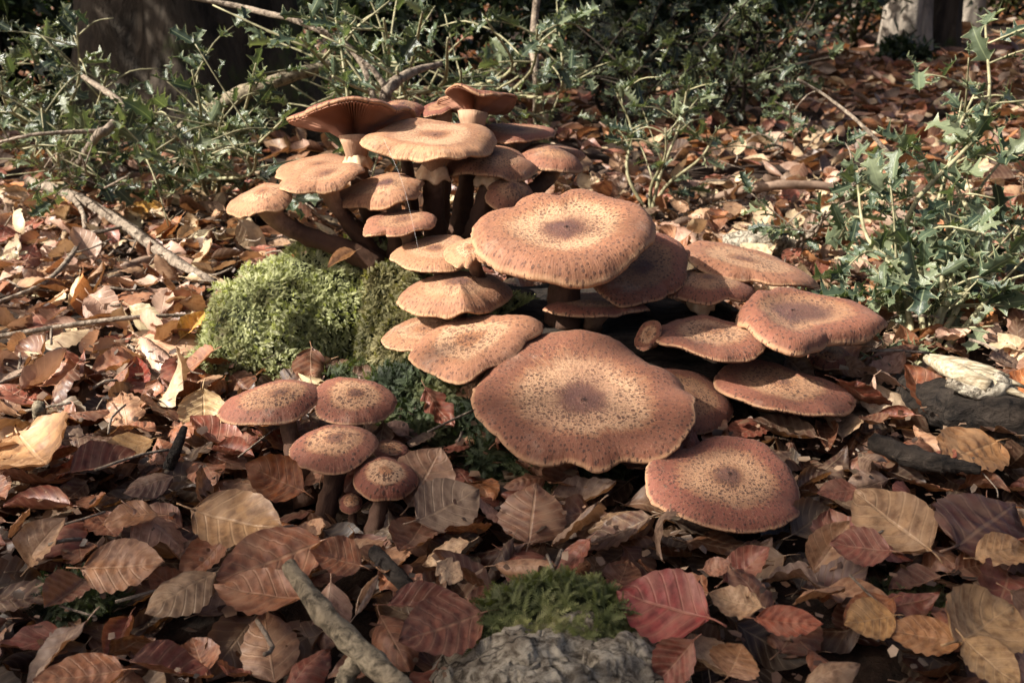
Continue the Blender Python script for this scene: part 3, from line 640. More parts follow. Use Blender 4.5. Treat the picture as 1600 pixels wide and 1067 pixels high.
# ------------------------------------------------------------------ beech leaves
def leaf_grid(seed, nt_=14, ns_=9, curl=0., bend=0., pleat=.012, wavy=.045, twist=0., width=.62, fold=0., roll=0., torn=0.):
    """unit leaf: base at x=-.5, tip at x=.5; s in [-1,1] across. returns verts, quads, uv"""
    g = random.Random(seed); v, uv = [], []
    for i in range(nt_):
        t = i / (nt_ - 1)
        w = .5 * width * (math.sin(math.pi * min(1, t ** .82 * .985 + .012)) ** .72) * (1.0 if t < .75 else 1 - .35 * ((t - .75) / .25) ** 2)
        w = max(w, .004)
        for j in range(ns_):
            s = j / (ns_ - 1) * 2 - 1; a = abs(s)
            e = 1 + (.035 * math.cos(t * 7 * 2 * math.pi) * (a > .95)) - torn * max(0, noise.noise(Vector((t * 6, s * 2, seed)))) * (a > .7)
            y = s * w * e; x = t - .5 + .05 * a * a * (1 - t)
            z = pleat * math.cos(2 * math.pi * 7 * (t - (a * .22 if nt_ > 20 else 0))) * min(1, a * 4) * (1 - .4 * a) * (.4 + .6 * math.sin(math.pi * t))
            z += curl * s * s * (w / (.5 * width)) * .5 + bend * (t - .45) ** 2 + fold * a * w + twist * (t - .4) * s * w
            z += wavy * noise.noise(Vector((t * 2.6 + seed * 3.1, s * 1.5, seed))) + wavy * .9 * a * a * noise.noise(Vector((t * 6 + seed, s * 2, seed * 2)))
            if roll:           # edges rolled up into a scroll
                ang = s * roll; rr = w / max(.3, roll); y = rr * math.sin(ang); z += rr * (1 - math.cos(ang)) * (1 if roll > 0 else 1)
            v.append((x, y, z)); uv.append((s, t))
    return np.array(v), grid_faces(nt_, ns_), np.array(uv)
def petiole(v, ns_):
    b = v[ns_ // 2]; p = [b + np.array([.05, 0, .004]), b + np.array([-.07, .01, .01]), b + np.array([-.17, .03, .0])]
    vv, ff, uu = tube(smooth_path(p, 4), [.010, .008, .010], 4); uu[:] = (0, .5); return vv, ff, uu
KINDS = [dict(curl=.12, bend=.15), dict(curl=-.22, bend=-.15, pleat=.018), dict(curl=.08, bend=-.4, wavy=.08), dict(curl=.32, bend=.3, pleat=.020),
         dict(fold=.7, bend=.2), dict(curl=-.38, bend=-.55, wavy=.07), dict(roll=1.7, wavy=.04), dict(curl=.18, twist=1.3, bend=.45, wavy=.07), dict(curl=.42, bend=-.7, wavy=.12),
         dict(torn=.7, wavy=.11, bend=.2), dict(roll=2.6, wavy=.05, bend=.3), dict(curl=.10, pleat=.022, bend=.12, width=.66)]
KWORD = ['nearly flat', 'humped', 'gently bent', 'cupped', 'folded', 'arched', 'half rolled', 'twisted', 'buckled', 'torn', 'tightly rolled', 'pleated flat']
LEAF_ME, LEAF_LO, LEAF_FAR = [], [], []
for k, kw in enumerate(KINDS):
    v, f, u = leaf_grid(k + 1, 36, 9, **kw); LEAF_ME.append(mesh_np('beech_leaf', *join([(v, f, u), petiole(v, 9)]))); LEAF_ME[-1].materials.append(M_LEAF)
    v, f, u = leaf_grid(k + 1, 15, 5, **kw); LEAF_LO.append(join([(v, f, u), petiole(v, 5)]))
    LEAF_FAR.append(leaf_grid(k + 1, 5, 5, **dict(kw, pleat=0, torn=0)))
COLORS = {'copper brown': (.24, .095, .045), 'chestnut brown': (.15, .062, .034), 'tan': (.33, .195, .11), 'straw coloured': (.48, .36, .22), 'dark umber': (.068, .034, .022),
          'red brown': (.20, .058, .036), 'greyish brown': (.19, .135, .10), 'orange': (.36, .14, .045), 'pinkish buff': (.40, .25, .18)}
CN = list(COLORS)
def leaf_rot(az, tilt, tdir, flip):
    m = Matrix.Rotation(tilt, 3, Vector((math.cos(tdir), math.sin(tdir), 0))) @ Matrix.Rotation(az, 3, 'Z')
    if flip: m = m @ Matrix.Rotation(math.pi, 3, 'X')
    return m
LG = 'single beech leaves fallen on the forest floor'
LABELS_USED = {}
def put_leaf(k, loc, rot, size, color, label):
    o = obj('beech_leaf', LEAF_ME[k], None, color=color, label=label, category='leaf', group=LG)
    o.matrix_world = Matrix.Translation(Vector(loc)) @ rot.to_4x4() @ Matrix.Diagonal((size, size, size, 1))
    return o
def hero(label, b, tp, k, color, z=(.025, .03), lean=0.0, grow=1.0, width=1.0):
    """leaf laid between two points of the litter: stalk end and tip"""
    B, T = on(*b, z[0]), on(*tp, z[1]); x = T - B; L = np.linalg.norm(x); x /= L
    up = np.array([0, -math.sin(lean), math.cos(lean)]); y = np.cross(up, x); y /= np.linalg.norm(y); zz = np.cross(x, y)
    m = Matrix((Vector(x), Vector(y * width), Vector(zz))).transposed()
    c = (B + T) / 2
    return put_leaf(k, c, m, L * grow, tuple(np.array(color) * (1.10, .97, .90)), label)
CREAM, YEL = (.50, .39, .20), (.56, .33, .06)
HEROES = [
    ('cream yellow beech leaf standing beside the widest small mushroom', (318, 608), (318, 684), 3, CREAM, (.05, .01), .5, 1.05, 1.5),
    ('yellowish tan leaf lying below the cream yellow leaf', (240, 688), (150, 716), 0, (.42, .27, .11), (.03, .03), .3, 1, 1.1),
    ('long dark red brown leaf left of the yellowish tan one', (108, 742), (212, 712), 4, (.17, .055, .03), (.035, .03), .4),
    ('blackish brown leaf with pointed tip in front of the yellowish tan one', (272, 742), (192, 768), 1, (.09, .042, .028), (.035, .03), .5),
    ('orange tinged copper leaf lying level in the left litter', (246, 800), (156, 812), 2, (.30, .145, .06), (.04, .035), .3),
    ('broad brown leaf with clear veins in front of the small clump', (302, 800), (440, 832), 0, (.30, .185, .085), (.05, .045), .35, 1.05, 1.15),
    ('dark orange leaf propped up against the small clump', (474, 768), (386, 728), 3, (.24, .075, .016), (.03, .05), .8, 1.05, 1.2),
    ('copper leaf with pale midrib left of the broad brown leaf', (126, 890), (258, 880), 11, (.28, .14, .065), (.04, .045), .45, 1, 1.1),
    ('greyish ribbed leaf in front of the copper one with pale midrib', (338, 890), (225, 955), 1, (.24, .165, .095), (.04, .03), .4, 1, 1.1),
    ('large red brown leaf under the tip of the forked stick', (508, 846), (338, 908), 11, (.21, .085, .042), (.045, .04), .4, 1, 1.05),
    ('orange brown leaf wedged below the large red brown one', (472, 938), (336, 918), 0, (.27, .115, .05), (.04, .04), .3, 1, 1),
    ('red brown leaf with pale stalk right of the stick tip', (562, 884), (486, 862), 4, (.22, .085, .042), (.035, .05), .6, 1.1, 1.2),
    ('tan crumpled leaf standing up in the left litter', (38, 884), (92, 806), 8, (.40, .27, .16), (.02, .05), .6, 1.05, 1.1),
    ('long copper leaf lying flat in front of the left litter', (198, 1048), (52, 1066), 11, (.29, .12, .05), (.045, .045), .2, 1, 1.0),
    ('grey brown leaf with fine veins right of the small clump', (652, 815), (746, 768), 0, (.20, .15, .105), (.03, .04), .5, 1.05, 1.5),
    ('square shouldered brown leaf with stalk pointing down below the front disc', (826, 850), (838, 752), 1, (.17, .082, .045), (.02, .05), .7, 1, 1.6),
    ('crimson leaf with pale veins right of the moss cushion', (1110, 968), (966, 928), 0, (.25, .040, .036), (.045, .045), .55, 1.02, 1.35),
    ('maroon veined leaf left of the moss cushion', (756, 958), (622, 1004), 11, (.20, .075, .045), (.04, .04), .5, 1, 1.1),
    ('dull tan leaf in the shade under the front disc', (1028, 800), (922, 816), 5, (.22, .15, .085), (.025, .025), .4, 1, .8),
    ('big pleated tan leaf right of the lowest mushroom', (1452, 860), (1338, 772), 11, (.33, .22, .12), (.03, .045), .6, 1.05, 1.25),
    ('dusky red leaf below the big pleated tan leaf', (1395, 862), (1296, 850), 0, (.20, .070, .048), (.045, .045), .5, 1, 1.2),
    ('round ochre leaf in front of the thin moss patch', (1398, 962), (1318, 976), 0, (.46, .28, .105), (.045, .045), .5, 1, 1.3),
    ('orange tan leaf lying behind the pale forked veined leaf', (1506, 1004), (1380, 984), 11, (.40, .21, .085), (.04, .04), .4, 1, .95),
    ('pale tan leaf overlapping the orange tan one', (1486, 1010), (1574, 955), 3, (.46, .32, .155), (.045, .04), .5, 1, 1.2),
    ('pale tan leaf with forked veins at the front right litter', (1506, 1000), (1590, 1074), 0, (.45, .31, .145), (.05, .04), .4, 1.05, 1.2),
    ('buff leaf with white midrib at the right litter edge', (1528, 866), (1612, 852), 2, (.45, .29, .14), (.05, .05), .4, 1.05, 1),
    ('dark plum leaf right of the big pleated tan leaf', (1502, 846), (1588, 786), 1, (.10, .042, .032), (.04, .04), .5, 1.1, 1.3),
    ('small oval red leaf right of the lowest mushroom', (1342, 765), (1276, 772), 0, (.24, .095, .06), (.035, .035), .4),
    ('tan leaf riddled with holes right of the crimson leaf', (1192, 950), (1108, 930), 9, (.40, .27, .15), (.045, .045), .5, 1, 1.2),
    ('bright red orange leaf fragment below the holed tan leaf', (1178, 968), (1286, 976), 11, (.34, .10, .05), (.045, .045), .4, 1, .8),
    ('kite shaped tan leaf with dark stalk pointing down', (1140, 1052), (1160, 1006), 3, (.34, .19, .10), (.03, .05), .5, 1.1, 2.2),
    ('dark red leaf hanging point down right of the bark slab', (1084, 1000), (1030, 1064), 4, (.19, .055, .04), (.05, .02), .6, 1.05, 1.2),
    ('golden brown pleated leaf beside the rotten log', (1562, 690), (1466, 722), 11, (.40, .23, .10), (.03, .035), .4, .95, 1.05),
    ('grey white weathered leaf under the low flat mushroom rim', (1428, 640), (1332, 602), 1, (.50, .42, .30), (.02, .035), .5, 1.05, 1.0),
    ('dark orange leaf standing behind the grey white leaf', (1478, 662), (1412, 574), 4, (.20, .060, .022), (.01, .055), .8, 1.05, .9),
    ('ribbed brown leaf leaning behind the little pale topped mushroom', (640, 790), (688, 702), 11, (.23, .13, .075), (.015, .05), .8, 1.05, 1.5),
    ('pale pinkish curled leaf lying against the moss mound', (208, 515), (296, 560), 5, (.55, .37, .25), (.03, .03), .5, 1.0, 1.1),
    ('bright yellow leaf tucked at the left foot of the moss mound', (284, 530), (318, 492), 4, YEL, (.03, .045), .5, 1.1, .8),
    ('bright yellow leaf under the holly beyond the pale branch', (208, 332), (254, 320), 0, YEL, (.03, .035), .5, 1.1, 1.2),
    ('yellow leaf behind the pale fallen branch', (92, 322), (122, 312), 3, YEL, (.03, .04), .5, 1.2, 1.2),
    ('large pale buff curled leaf left of the pale fallen branch', (-20, 300), (54, 300), 5, (.55, .42, .28), (.03, .03), .4, 1.1, 1.0),
    ('long narrow maroon leaf right of the pale rolled leaf', (604, 948), (722, 940), 4, (.17, .050, .034), (.035, .035), .3, 1, .7),
    ('torn cream leaf scrap on the maroon leaf', (682, 880), (722, 906), 9, (.58, .44, .28), (.05, .04), .5, 1, 1.6),
    ('pale rolled leaf with white patch right of the forked stick', (558, 962), (590, 908), 10, (.55, .47, .36), (.03, .035), .2, 1.1, .8),
    ('crimson leaf standing behind the leaf litter left of the mound', (220, 606), (214, 560), 4, (.28, .05, .035), (.01, .04), .8, 1.2, 1.2),
    ('tan leaf poking up right of the kite shaped one', (1260, 1064), (1340, 1030), 5, (.28, .19, .115), (.04, .05), .3, 1.1, .9),
    ('straw leaf with upcurled edge by the left litter edge', (36, 690), (78, 736), 3, (.44, .27, .13), (.03, .04), .5, 1.2, 1.1),
    ('brown leaf in the gap right of the crimson leaf', (1100, 890), (1142, 882), 0, (.24, .10, .055), (.035, .04), .5, 1.1, 1.2),
]
HEROES += [
    ('pale narrow leaf lying on the crest of the moss mound', (556, 392), (512, 418), 6, (.48, .36, .24), (.135, .125), .4, 1.0, .9),
    ('dark curled leaf in the hollow right of the moss mound', (500, 572), (560, 560), 5, (.11, .06, .04), (.02, .025), .4, 1.1, 1.),
    ('grey brown leaf scrap in the hollow under the olive moss hummock', (545, 600), (600, 585), 8, (.17, .11, .08), (.02, .03), .5, 1.1, 1.),
    ('buff leaf upright among the mushrooms behind the largest upper cap', (1036, 385), (1060, 356), 3, (.42, .22, .13), (.09, .12), .8, 1.1, 1.2),
    ('small crimson leaf hung in the far left holly thicket', (36, 100), (62, 88), 3, (.28, .045, .03), (.12, .13), .8, .35, 1.2)]
hero_xy = []
for h in HEROES:
    o = hero(*h); hero_xy.append(tuple(o.matrix_world.translation))

LANDMARKS = [('beside the forked stick', on(530, 960)), ('around the small front clump of mushrooms', on(520, 830)), ('around the grey bark slab', on(870, 1040)), ('near the crimson leaf', on(1060, 930)),
             ('under the largest front disc', on(900, 800)), ('around the lowest reddish mushroom', on(1150, 850)), ('near the big pleated tan leaf', on(1400, 840)), ('near the round ochre leaf', on(1370, 990)),
             ('near the pale forked veined leaf', on(1540, 1020)), ('near the buff leaf with white midrib', on(1570, 860)), ('by the dark broken stick', on(1450, 740)), ('near the broad brown veined leaf', on(340, 850)),
             ('near the long flat copper leaf', on(130, 1030)), ('near the copper leaf with pale midrib', on(180, 910)), ('near the blackish brown pointed leaf', on(220, 770)), ('near the tan crumpled leaf', on(50, 850)),
             ('at the foot of the moss mound', on(280, 640)), ('near the upcurled straw leaf', on(40, 690)), ('beside the rotten log', on(1540, 690)), ('near the pale pinkish curled leaf', on(200, 580))]
def blocked(x, y, low=True):
    if math.hypot((x - STC[0]) / .235, (y - STC[1]) / .165) < 1: return True
    if math.hypot((x + .225) / .145, (y - 1.2) / .11) < 1: return True
    if math.hypot((x + .055) / .125, (y - 1.01) / .062) < 1 or math.hypot((x + .15) / .055, (y - 1.06) / .04) < 1: return True
    if low and math.hypot((x - .165) / .10, (y - .79) / .088) < 1: return True
    if low and math.hypot((x + .12) / .078, (y - .785) / .058) < 1: return True
    if math.hypot((x - c_slab[0]) / .075, (y - c_slab[1]) / .055) < 1: return True
    return False
c_slab = on(875, 1055, .01)
sing = 0; tries = 0
bx = []
while sing < 250 and tries < 6000:
    tries += 1
    px = random.uniform(-60, 1660); py = random.uniform(600, 1100)
    p = on(px, py); x, y = p[0], p[1]
    if blocked(x, y) or any(math.hypot(x - a, y - b) < .030 for a, b in bx) or any(math.hypot(x - a[0], y - a[1]) < .024 for a in hero_xy): continue
    bx.append((x, y)); sing += 1
    shade = math.hypot(x - .15, y - .85) < .16  # leaves here get dark colours that paint in the clump's shade
    lm = min(LANDMARKS, key=lambda q: math.hypot(q[1][0] - x, q[1][1] - y))[0]
    for _ in range(60):
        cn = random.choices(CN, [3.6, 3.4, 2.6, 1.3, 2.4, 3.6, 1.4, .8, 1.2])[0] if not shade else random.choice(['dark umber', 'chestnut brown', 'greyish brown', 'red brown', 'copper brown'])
        k = random.choices(range(12), [1.2, 2, 2.4, 2.4, 2.2, 2.6, 1.4, 2.6, 3, 2.6, .9, 2])[0]
        lb = f'{cn} {KWORD[k]} beech leaf {lm}'
        if lb not in LABELS_USED: break
    LABELS_USED[lb] = 1
    size = random.uniform(.036, .066); tl = abs(random.gauss(0, .46)); td = random.uniform(0, 6.28)
    rot = leaf_rot(random.uniform(0, 6.28), tl, td, random.random() < .35)
    c = np.array(COLORS[cn]) * random.uniform(.8, 1.2) * np.array([1.08, .96, .92])
    put_leaf(k, (x, y, gz(x, y) + .012 + size * .32 * math.sin(tl) + random.uniform(0, .014)), rot, size, c, lb)

def litter(name, label, pts, sizes, zl, templates, tiltsd, weights, bright=1.0):
    groups = {}
    for i in range(len(pts)): groups.setdefault(int(rng.integers(len(templates))), []).append(i)
    V, F, U, Cc, o = [], [], [], [], 0
    w = np.array(weights, float); w /= w.sum(); cols = np.array([COLORS[n] for n in CN])
    for k, idx in groups.items():
        tv, tf, tu = templates[k]; N = len(idx); Ms = np.zeros((N, 3, 3)); Ls = np.zeros((N, 3)); cc = np.zeros((N, 3))
        for q, i in enumerate(idx):
            tl = abs(rng.normal(0, tiltsd)); s = sizes[i]
            Ms[q] = np.array(leaf_rot(rng.uniform(0, 6.28), tl, rng.uniform(0, 6.28), rng.random() < .4)) * s
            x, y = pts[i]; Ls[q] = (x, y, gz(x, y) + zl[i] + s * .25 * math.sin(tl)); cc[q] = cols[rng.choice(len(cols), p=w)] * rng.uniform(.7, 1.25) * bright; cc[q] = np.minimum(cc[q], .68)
        v, f = inst(tv, tf, Ms, Ls); V.append(v); F.append(f + o); U.append(np.tile(tu, (N, 1))); Cc.append(np.repeat(cc, len(tv), 0)); o += len(v)
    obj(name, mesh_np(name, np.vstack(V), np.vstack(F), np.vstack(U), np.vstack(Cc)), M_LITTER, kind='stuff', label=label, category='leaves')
def sample(n, y0, y1, side, low=True):
    out = []
    while len(out) < n:
        y = math.sqrt(rng.uniform(y0 * y0, y1 * y1)); x = rng.uniform(-1, 1) * (.50 * y + side)
        if not blocked(x, y, low): out.append((x, y))
    return out
WT = [3, 3, 3, 1.6, 2.4, 2.2, 2, .9, 1]
p = sample(1150, .45, 1.12, .22, False); litter('near_leaf_litter', 'brown beech leaf litter packed under the single leaves in front', p, rng.uniform(.035, .06, len(p)), rng.uniform(-.006, .010, len(p)), LEAF_LO, .30, [2, 4, 1.0, .4, 5, 3, 1.2, .3, .3], .45)  # rotted leaf tones, darkened further to paint shade into the gaps
p = sample(3600, 1.0, 2.1, .65); litter('middle_leaf_litter', 'sunlit tan and brown beech litter around and behind the stump', p, rng.uniform(.036, .066, len(p)), rng.uniform(0, .028, len(p)), LEAF_LO, .55, [3, 2.6, 4, 6.5, 2.6, 2.6, 1.6, 1.4, 5], 1.32)  # leaf colours brightened and shifted to straw to paint in sunlight
p = sample(9500, 2.05, 4.6, 1.4); litter('back_leaf_litter', 'russet beech litter receding under the holly and trees', p, rng.uniform(.045, .075, len(p)), rng.uniform(0, .03, len(p)), LEAF_FAR, .42, [4, 3, 3.4, 2.4, 2, 3, 2, 1.5, 2])
p = sample(8000, 4.5, 13, 2.5); litter('far_leaf_litter', 'far russet leaf carpet between the woodland trees', p, rng.uniform(.08, .14, len(p)), rng.uniform(0, .03, len(p)), LEAF_FAR, .35, [4, 3, 2, 1, 2, 3, 1, 1.5, 1])

def crumbs(name, label, n, y0, y1, side, smin, smax, z0):
    pts = sample(n, y0, y1, side); a = rng.uniform(.3, 1, (n, 3)) * rng.uniform(smin, smax, (n, 1)); V, F, Cc = [], [], []
    tv = np.array([(-.5, -.3, 0), (.1, -.5, .12), (.5, .05, -.05), (.2, .45, .1), (-.35, .4, -.06)]); tf = np.array([(0, 1, 4), (1, 3, 4), (1, 2, 3)])
    Ms = np.array([np.array(leaf_rot(rng.uniform(0, 6.28), abs(rng.normal(0, .6)), rng.uniform(0, 6.28), False)) @ np.diag(q) for q in a])
    Ls = np.array([(x, y, gz(x, y) + rng.uniform(z0, z0 + .03)) for x, y in pts]); v, f = inst(tv, tf, Ms, Ls)
    pal = np.array([(.05, .028, .018), (.12, .06, .034), (.18, .10, .06), (.30, .20, .13), (.03, .02, .014)]); col = pal[rng.integers(5, size=n)] * rng.uniform(.7, 1.2, (n, 1))
    obj(name, mesh_np(name, v, f, np.zeros((len(v), 2)) + .3, np.repeat(col, 5, 0)), M_LITTER, kind='stuff', label=label, category='leaf crumbs')
crumbs('leaf_crumbs', 'broken leaf crumbs and bud scales strewn through the litter', 8000, .5, 2.0, .3, .004, .014, .010)
def twig_bits():
    parts = []
    for i in range(420):
        (x, y), = sample(1, .5, 2.2, .3); a = rng.uniform(0, 6.28); L = rng.uniform(.02, .075); z = gz(x, y) + rng.uniform(.018, .045); d = np.array([math.cos(a), math.sin(a), rng.normal(0, .18)]) * L; c = np.array([x, y, z])
        parts.append(tube(smooth_path([c - d / 2, c + rng.normal(0, .003, 3), c + d / 2], 5), rng.uniform(.0006, .0018), 5))
    v, f, u = join(parts); obj('twig_bits', mesh_np('twig_bits', v, f, u), M_TWIG, kind='stuff', label='short thin twig bits scattered over the litter', category='twigs')
twig_bits()

# ------------------------------------------------------------------ sticks, branches, log
def stick(name, label, paths, mat, cat='stick', parts=('main_branch', 'side_twig'), ns=12, rough=.2, end=None):
    p0 = np.array(paths[0][0][0]); t = thing(name, (p0[0], p0[1], p0[2]), label, cat)
    for k, (pts, r) in enumerate(paths):
        v, f, u = tube(smooth_path(pts, max(8, 6 * len(pts))) - p0, r, ns, rough, k + len(label))
        obj(parts[0] if k == 0 else parts[1], mesh_np(parts[0], v, f, u), mat, t)
    return t
stick('forked_stick', 'lichen speckled forked stick poking out of the litter in front', [
    ([on(452, 884, .062), on(500, 950, .056), on(556, 1010, .05), on(640, 1090, .045)], [.0052, .0066, .0074, .0078]),
    ([on(566, 1022, .048), on(545, 1050, .035), on(525, 1090, .02)], [.006, .0055, .0055])], M_STICK, ns=16, rough=.28)
stick('pale_fallen_branch', 'pale knobbly fallen branch lying across the sunlit left litter', [
    ([on(44, 283, .05), on(110, 305, .045), on(185, 345, .04), on(260, 400, .04), on(335, 440, .03)], [.008, .0095, .009, .0075, .004]),
    ([on(112, 306, .045), on(130, 335, .05), on(128, 372, .045), on(78, 436, .04), on(-10, 476, .03)], [.0045, .004, .0038, .003, .0026]),
    ([on(133, 366, .045), on(165, 360, .05), on(190, 355, .05)], [.004, .003, .002])], M_TWIG, cat='branch', rough=.35)
stick('thin_twig', 'thin straight grey twig crossing the left litter', [([on(-15, 528, .03), on(110, 508, .035), on(200, 497, .04), on(305, 492, .03)], [.003, .003, .0028, .002])], M_TWIG)
stick('arched_stick', 'smooth arched brown stick in the sunlit litter beyond the mushrooms', [([on(1095, 316, .015), on(1150, 300, .04), on(1210, 290, .06), on(1275, 290, .06), on(1330, 300, .05)], [.006, .0075, .008, .008, .006])], plain('brown_stick', (.10, .065, .045), (.25, .17, .12), 60))
stick('dark_broken_stick', 'dark wet broken stick half buried right of the lowest mushroom', [([on(1366, 690, .03), on(1420, 712, .034), on(1480, 728, .034)], [.008, .0095, .0085]), ([on(1470, 726, .036), on(1500, 728, .037), on(1532, 734, .036)], [.007, .0055, .004])], M_ROT, parts=('rotten_stick', 'splintered_end'), rough=.3)
stick('short_dark_stick', 'short dark stick standing out of the litter behind the forked stick', [([on(585, 862, .03), on(615, 895, .028), on(652, 935, .02)], [.0055, .006, .0055])], M_ROT)
stick('upright_twig_stub', 'stubby grey twig standing in the left litter', [([on(62, 688, .0), on(64, 660, .02), on(60, 634, .045)], [.007, .0065, .006]), ([on(0, 665, .02), on(40, 662, .02)], [.004, .004])], M_STICK)
stick('dark_twig_stub', 'wet black twig leaning beside the cream yellow leaf', [([on(262, 735, .02), on(276, 700, .04), on(288, 668, .05)], [.005, .005, .003])], M_ROT)
def rotten_log():
    a, b, c = on(1380, 600, .02), on(1500, 640, .03), on(1680, 690, .03); p0 = np.array([b[0], b[1], 0])
    t = thing('rotten_log', tuple(p0), 'black rotten log with a pale splintered knob at the right edge', 'log')
    v, f, u = tube(smooth_path([a, b, c], 30) - p0, [.012, .025, .029], 28, .30, 3); obj('log_body', mesh_np('log_body', v, f, u), M_ROT, t)
    k = [on(1448, 560, .065), on(1490, 580, .07), on(1545, 606, .062)]
    v, f, u = tube(smooth_path(k, 14) - p0, [.004, .009, .008], 14, .2, 8); kn = obj('splintered_knob', mesh_np('splintered_knob', v, f, u), M_PALEWOOD, t)
    k = [on(1478, 598, .062), on(1530, 612, .058), on(1566, 606, .062), on(1560, 585, .07)]
    v, f, u = tube(smooth_path(k, 16) - p0, [.004, .007, .008, .005], 10, .5, 9); 
    for q in range(5):
        a_ = np.array(on(1452 + q * 9, 556 + q * 7, .068)) - p0; b_ = a_ + np.array([.055 + .008 * (q % 3), -.02 - .004 * q, -.012 + .005 * (q % 2)]); vq, fq, uq = tube(smooth_path([a_, (a_ + b_) / 2 + [0, 0, .003], b_], 8), [.002, .005, .0015], 6, .4, q)
        obj('splinter', mesh_np('splinter', vq, fq, uq), M_PALEWOOD, t)
    obj('bark_rim', mesh_np('bark_rim', v, f, u), M_STONE, t)
rotten_log()
def bark_flake():
    c = on(1185, 385, .03); t = thing('bark_flake', tuple(c), 'grey bark flake lying behind the long slanting mushroom', 'bark')
    v, f, u = tube(smooth_path([on(1130, 380, .03) - c, on(1190, 378, .035) - c, on(1250, 392, .02) - c], 14), [.012, .02, .012], 12, .5, 4); obj('bark_piece', mesh_np('bark_piece', v, f, u), M_STONE, t)
bark_flake()
s0 = at(600, 218, 1.2); s1 = at(655, 395, 1.09)
obj('spider_thread', mesh_np('spider_thread', *tube(smooth_path([s0, at(630, 290, 1.14), s1], 10), .00006, 4)), plain('silk', (.6, .6, .6), (.8, .8, .8), 10, .3), label='fine spider thread strung down past the bristly mushroom', category='thread')

# ------------------------------------------------------------------ holly
def holly_leaf(seed):
    g = random.Random(seed); ns = 3 + seed % 3; rows = 4 * ns + 1; v, uv = [], []
    bendz = g.uniform(-.5, .1); cup = g.uniform(.05, .30)
    for i in range(rows):
        t = i / (rows - 1); w = .25 * math.sin(math.pi * (t * .84 + .09)) ** .55
        ph = i % 4; spine = ph == 2
        for s in (-1, -.55, 0, .55, 1):
            a = abs(s); edge = {0: .60, 1: .80, 2: 1.55, 3: .76}[ph]
            ww = w * (a if a < 1 else edge); z = bendz * (t - .5) ** 2 + cup * a * ww * 2
            if a == 1: z += {0: -.03, 1: 0, 2: .13, 3: 0}[ph] * (1 if (i // 4 + (s > 0)) % 2 else -.8) + g.uniform(-.02, .02)
            v.append((t + (.05 if spine and a == 1 else 0), math.copysign(ww, s) if s else 0, z)); uv.append((s, t))
    v = np.array(v); f = grid_faces(rows, 5)
    v[(rows - 1) * 5:, 1] *= .15; v[(rows - 1) * 5 + 2, 0] += .14; v[:5, 1] *= .25
    return mesh_np('leaf', v, f, np.array(uv))
HOLLY = [holly_leaf(i) for i in range(6)]
for m in HOLLY: m.materials.append(M_HOLLY)
HG = 'holly saplings around the mushrooms'
def holly(label, base, targets, y, nleaf, size=(.028, .046), rad=.004, twig_len=.10, bright=1.0, seed=0, mat=None, jit=.10, ntw=5, bare=.25):
    """base px on the ground, target px of stem tips at distance y"""
    g = random.Random(seed); b = on(*base, -.01); t = thing('holly_sapling', tuple(b), label, 'holly', HG)
    seats = []
    for ti, tg in enumerate(targets):
        yy = (tg[2] if len(tg) > 2 else y + g.uniform(-jit, jit)); e = at(tg[0], tg[1], yy)
        d = e - b; L = np.linalg.norm(d)
        side = np.array([g.uniform(-1, 1), g.uniform(-1, 1), g.uniform(-.4, .4)]) * L * .10
        pth = smooth_path([b + np.array([g.uniform(-.01, .01), g.uniform(-.01, .01), 0]), b + d * .35 + side, b + d * .7 - side * .4, e], 16)
        v, f, u = tube(pth - b, [rad * .85, rad * .6, rad * .3], 7, .2, ti + seed); st = obj('stem', mesh_np('stem', v, f, u), mat or M_GREENTWIG, t)
        for i in range(5, 16): seats.append((pth[i], (pth[i] - pth[i - 1]) / (np.linalg.norm(pth[i] - pth[i - 1]) + 1e-9), 2 if i > 12 else 1))
        for q in range(ntw):
            i = g.randrange(4, 15); T = pth[i + 1] - pth[i]; T /= np.linalg.norm(T)
            dv = np.array([g.gauss(0, 1), g.gauss(0, .8), g.gauss(.25, .6)]); dv -= T * (dv @ T) * .6; dv /= np.linalg.norm(dv); ln = twig_len * g.uniform(.5, 1.3)
            tp = smooth_path([pth[i], pth[i] + dv * ln * .5 + np.array([0, 0, .012]), pth[i] + dv * ln + np.array([0, 0, g.uniform(-.01, .03)])], 7)
            if tp[-1][2] < .03: continue
            v, f, u = tube(tp - b, [rad * .32, rad * .26, rad * .18], 5, 0); obj('twig', mesh_np('twig', v, f, u), mat or M_GREENTWIG, t)
            for k in range(1, 7): seats.append((tp[k], dv, 3 if k > 3 else 2))
    wts = [s[2] for s in seats]
    for q in range(nleaf):
        p, T, _ = g.choices(seats, wts)[0]
        dv = np.array([g.gauss(0, 1), g.gauss(0, 1), g.gauss(.1, .7)]); dv = dv / np.linalg.norm(dv) + T * .7; dv /= np.linalg.norm(dv)
        up = np.array([g.gauss(0, .6), g.gauss(-.1, .6), 1.]); yv = np.cross(up, dv); yv /= np.linalg.norm(yv); zv = np.cross(dv, yv)
        s = g.uniform(*size) * g.choice((.5, .65, .8, .95, 1.15)); o = obj('leaf', HOLLY[g.randrange(6)], None, t)
        c = np.array(g.choice([(.040, .058, .036), (.055, .076, .046), (.080, .102, .060), (.026, .040, .026), (.125, .145, .085)])) * bright * g.uniform(.8, 1.2); o.color = (*c, 1)
        m = Matrix((Vector(dv), Vector(yv), Vector(zv))).transposed().to_4x4() @ Matrix.Diagonal((s, s, s, 1)); m.translation = Vector(p - b + dv * .003); o.matrix_local = m
    return t
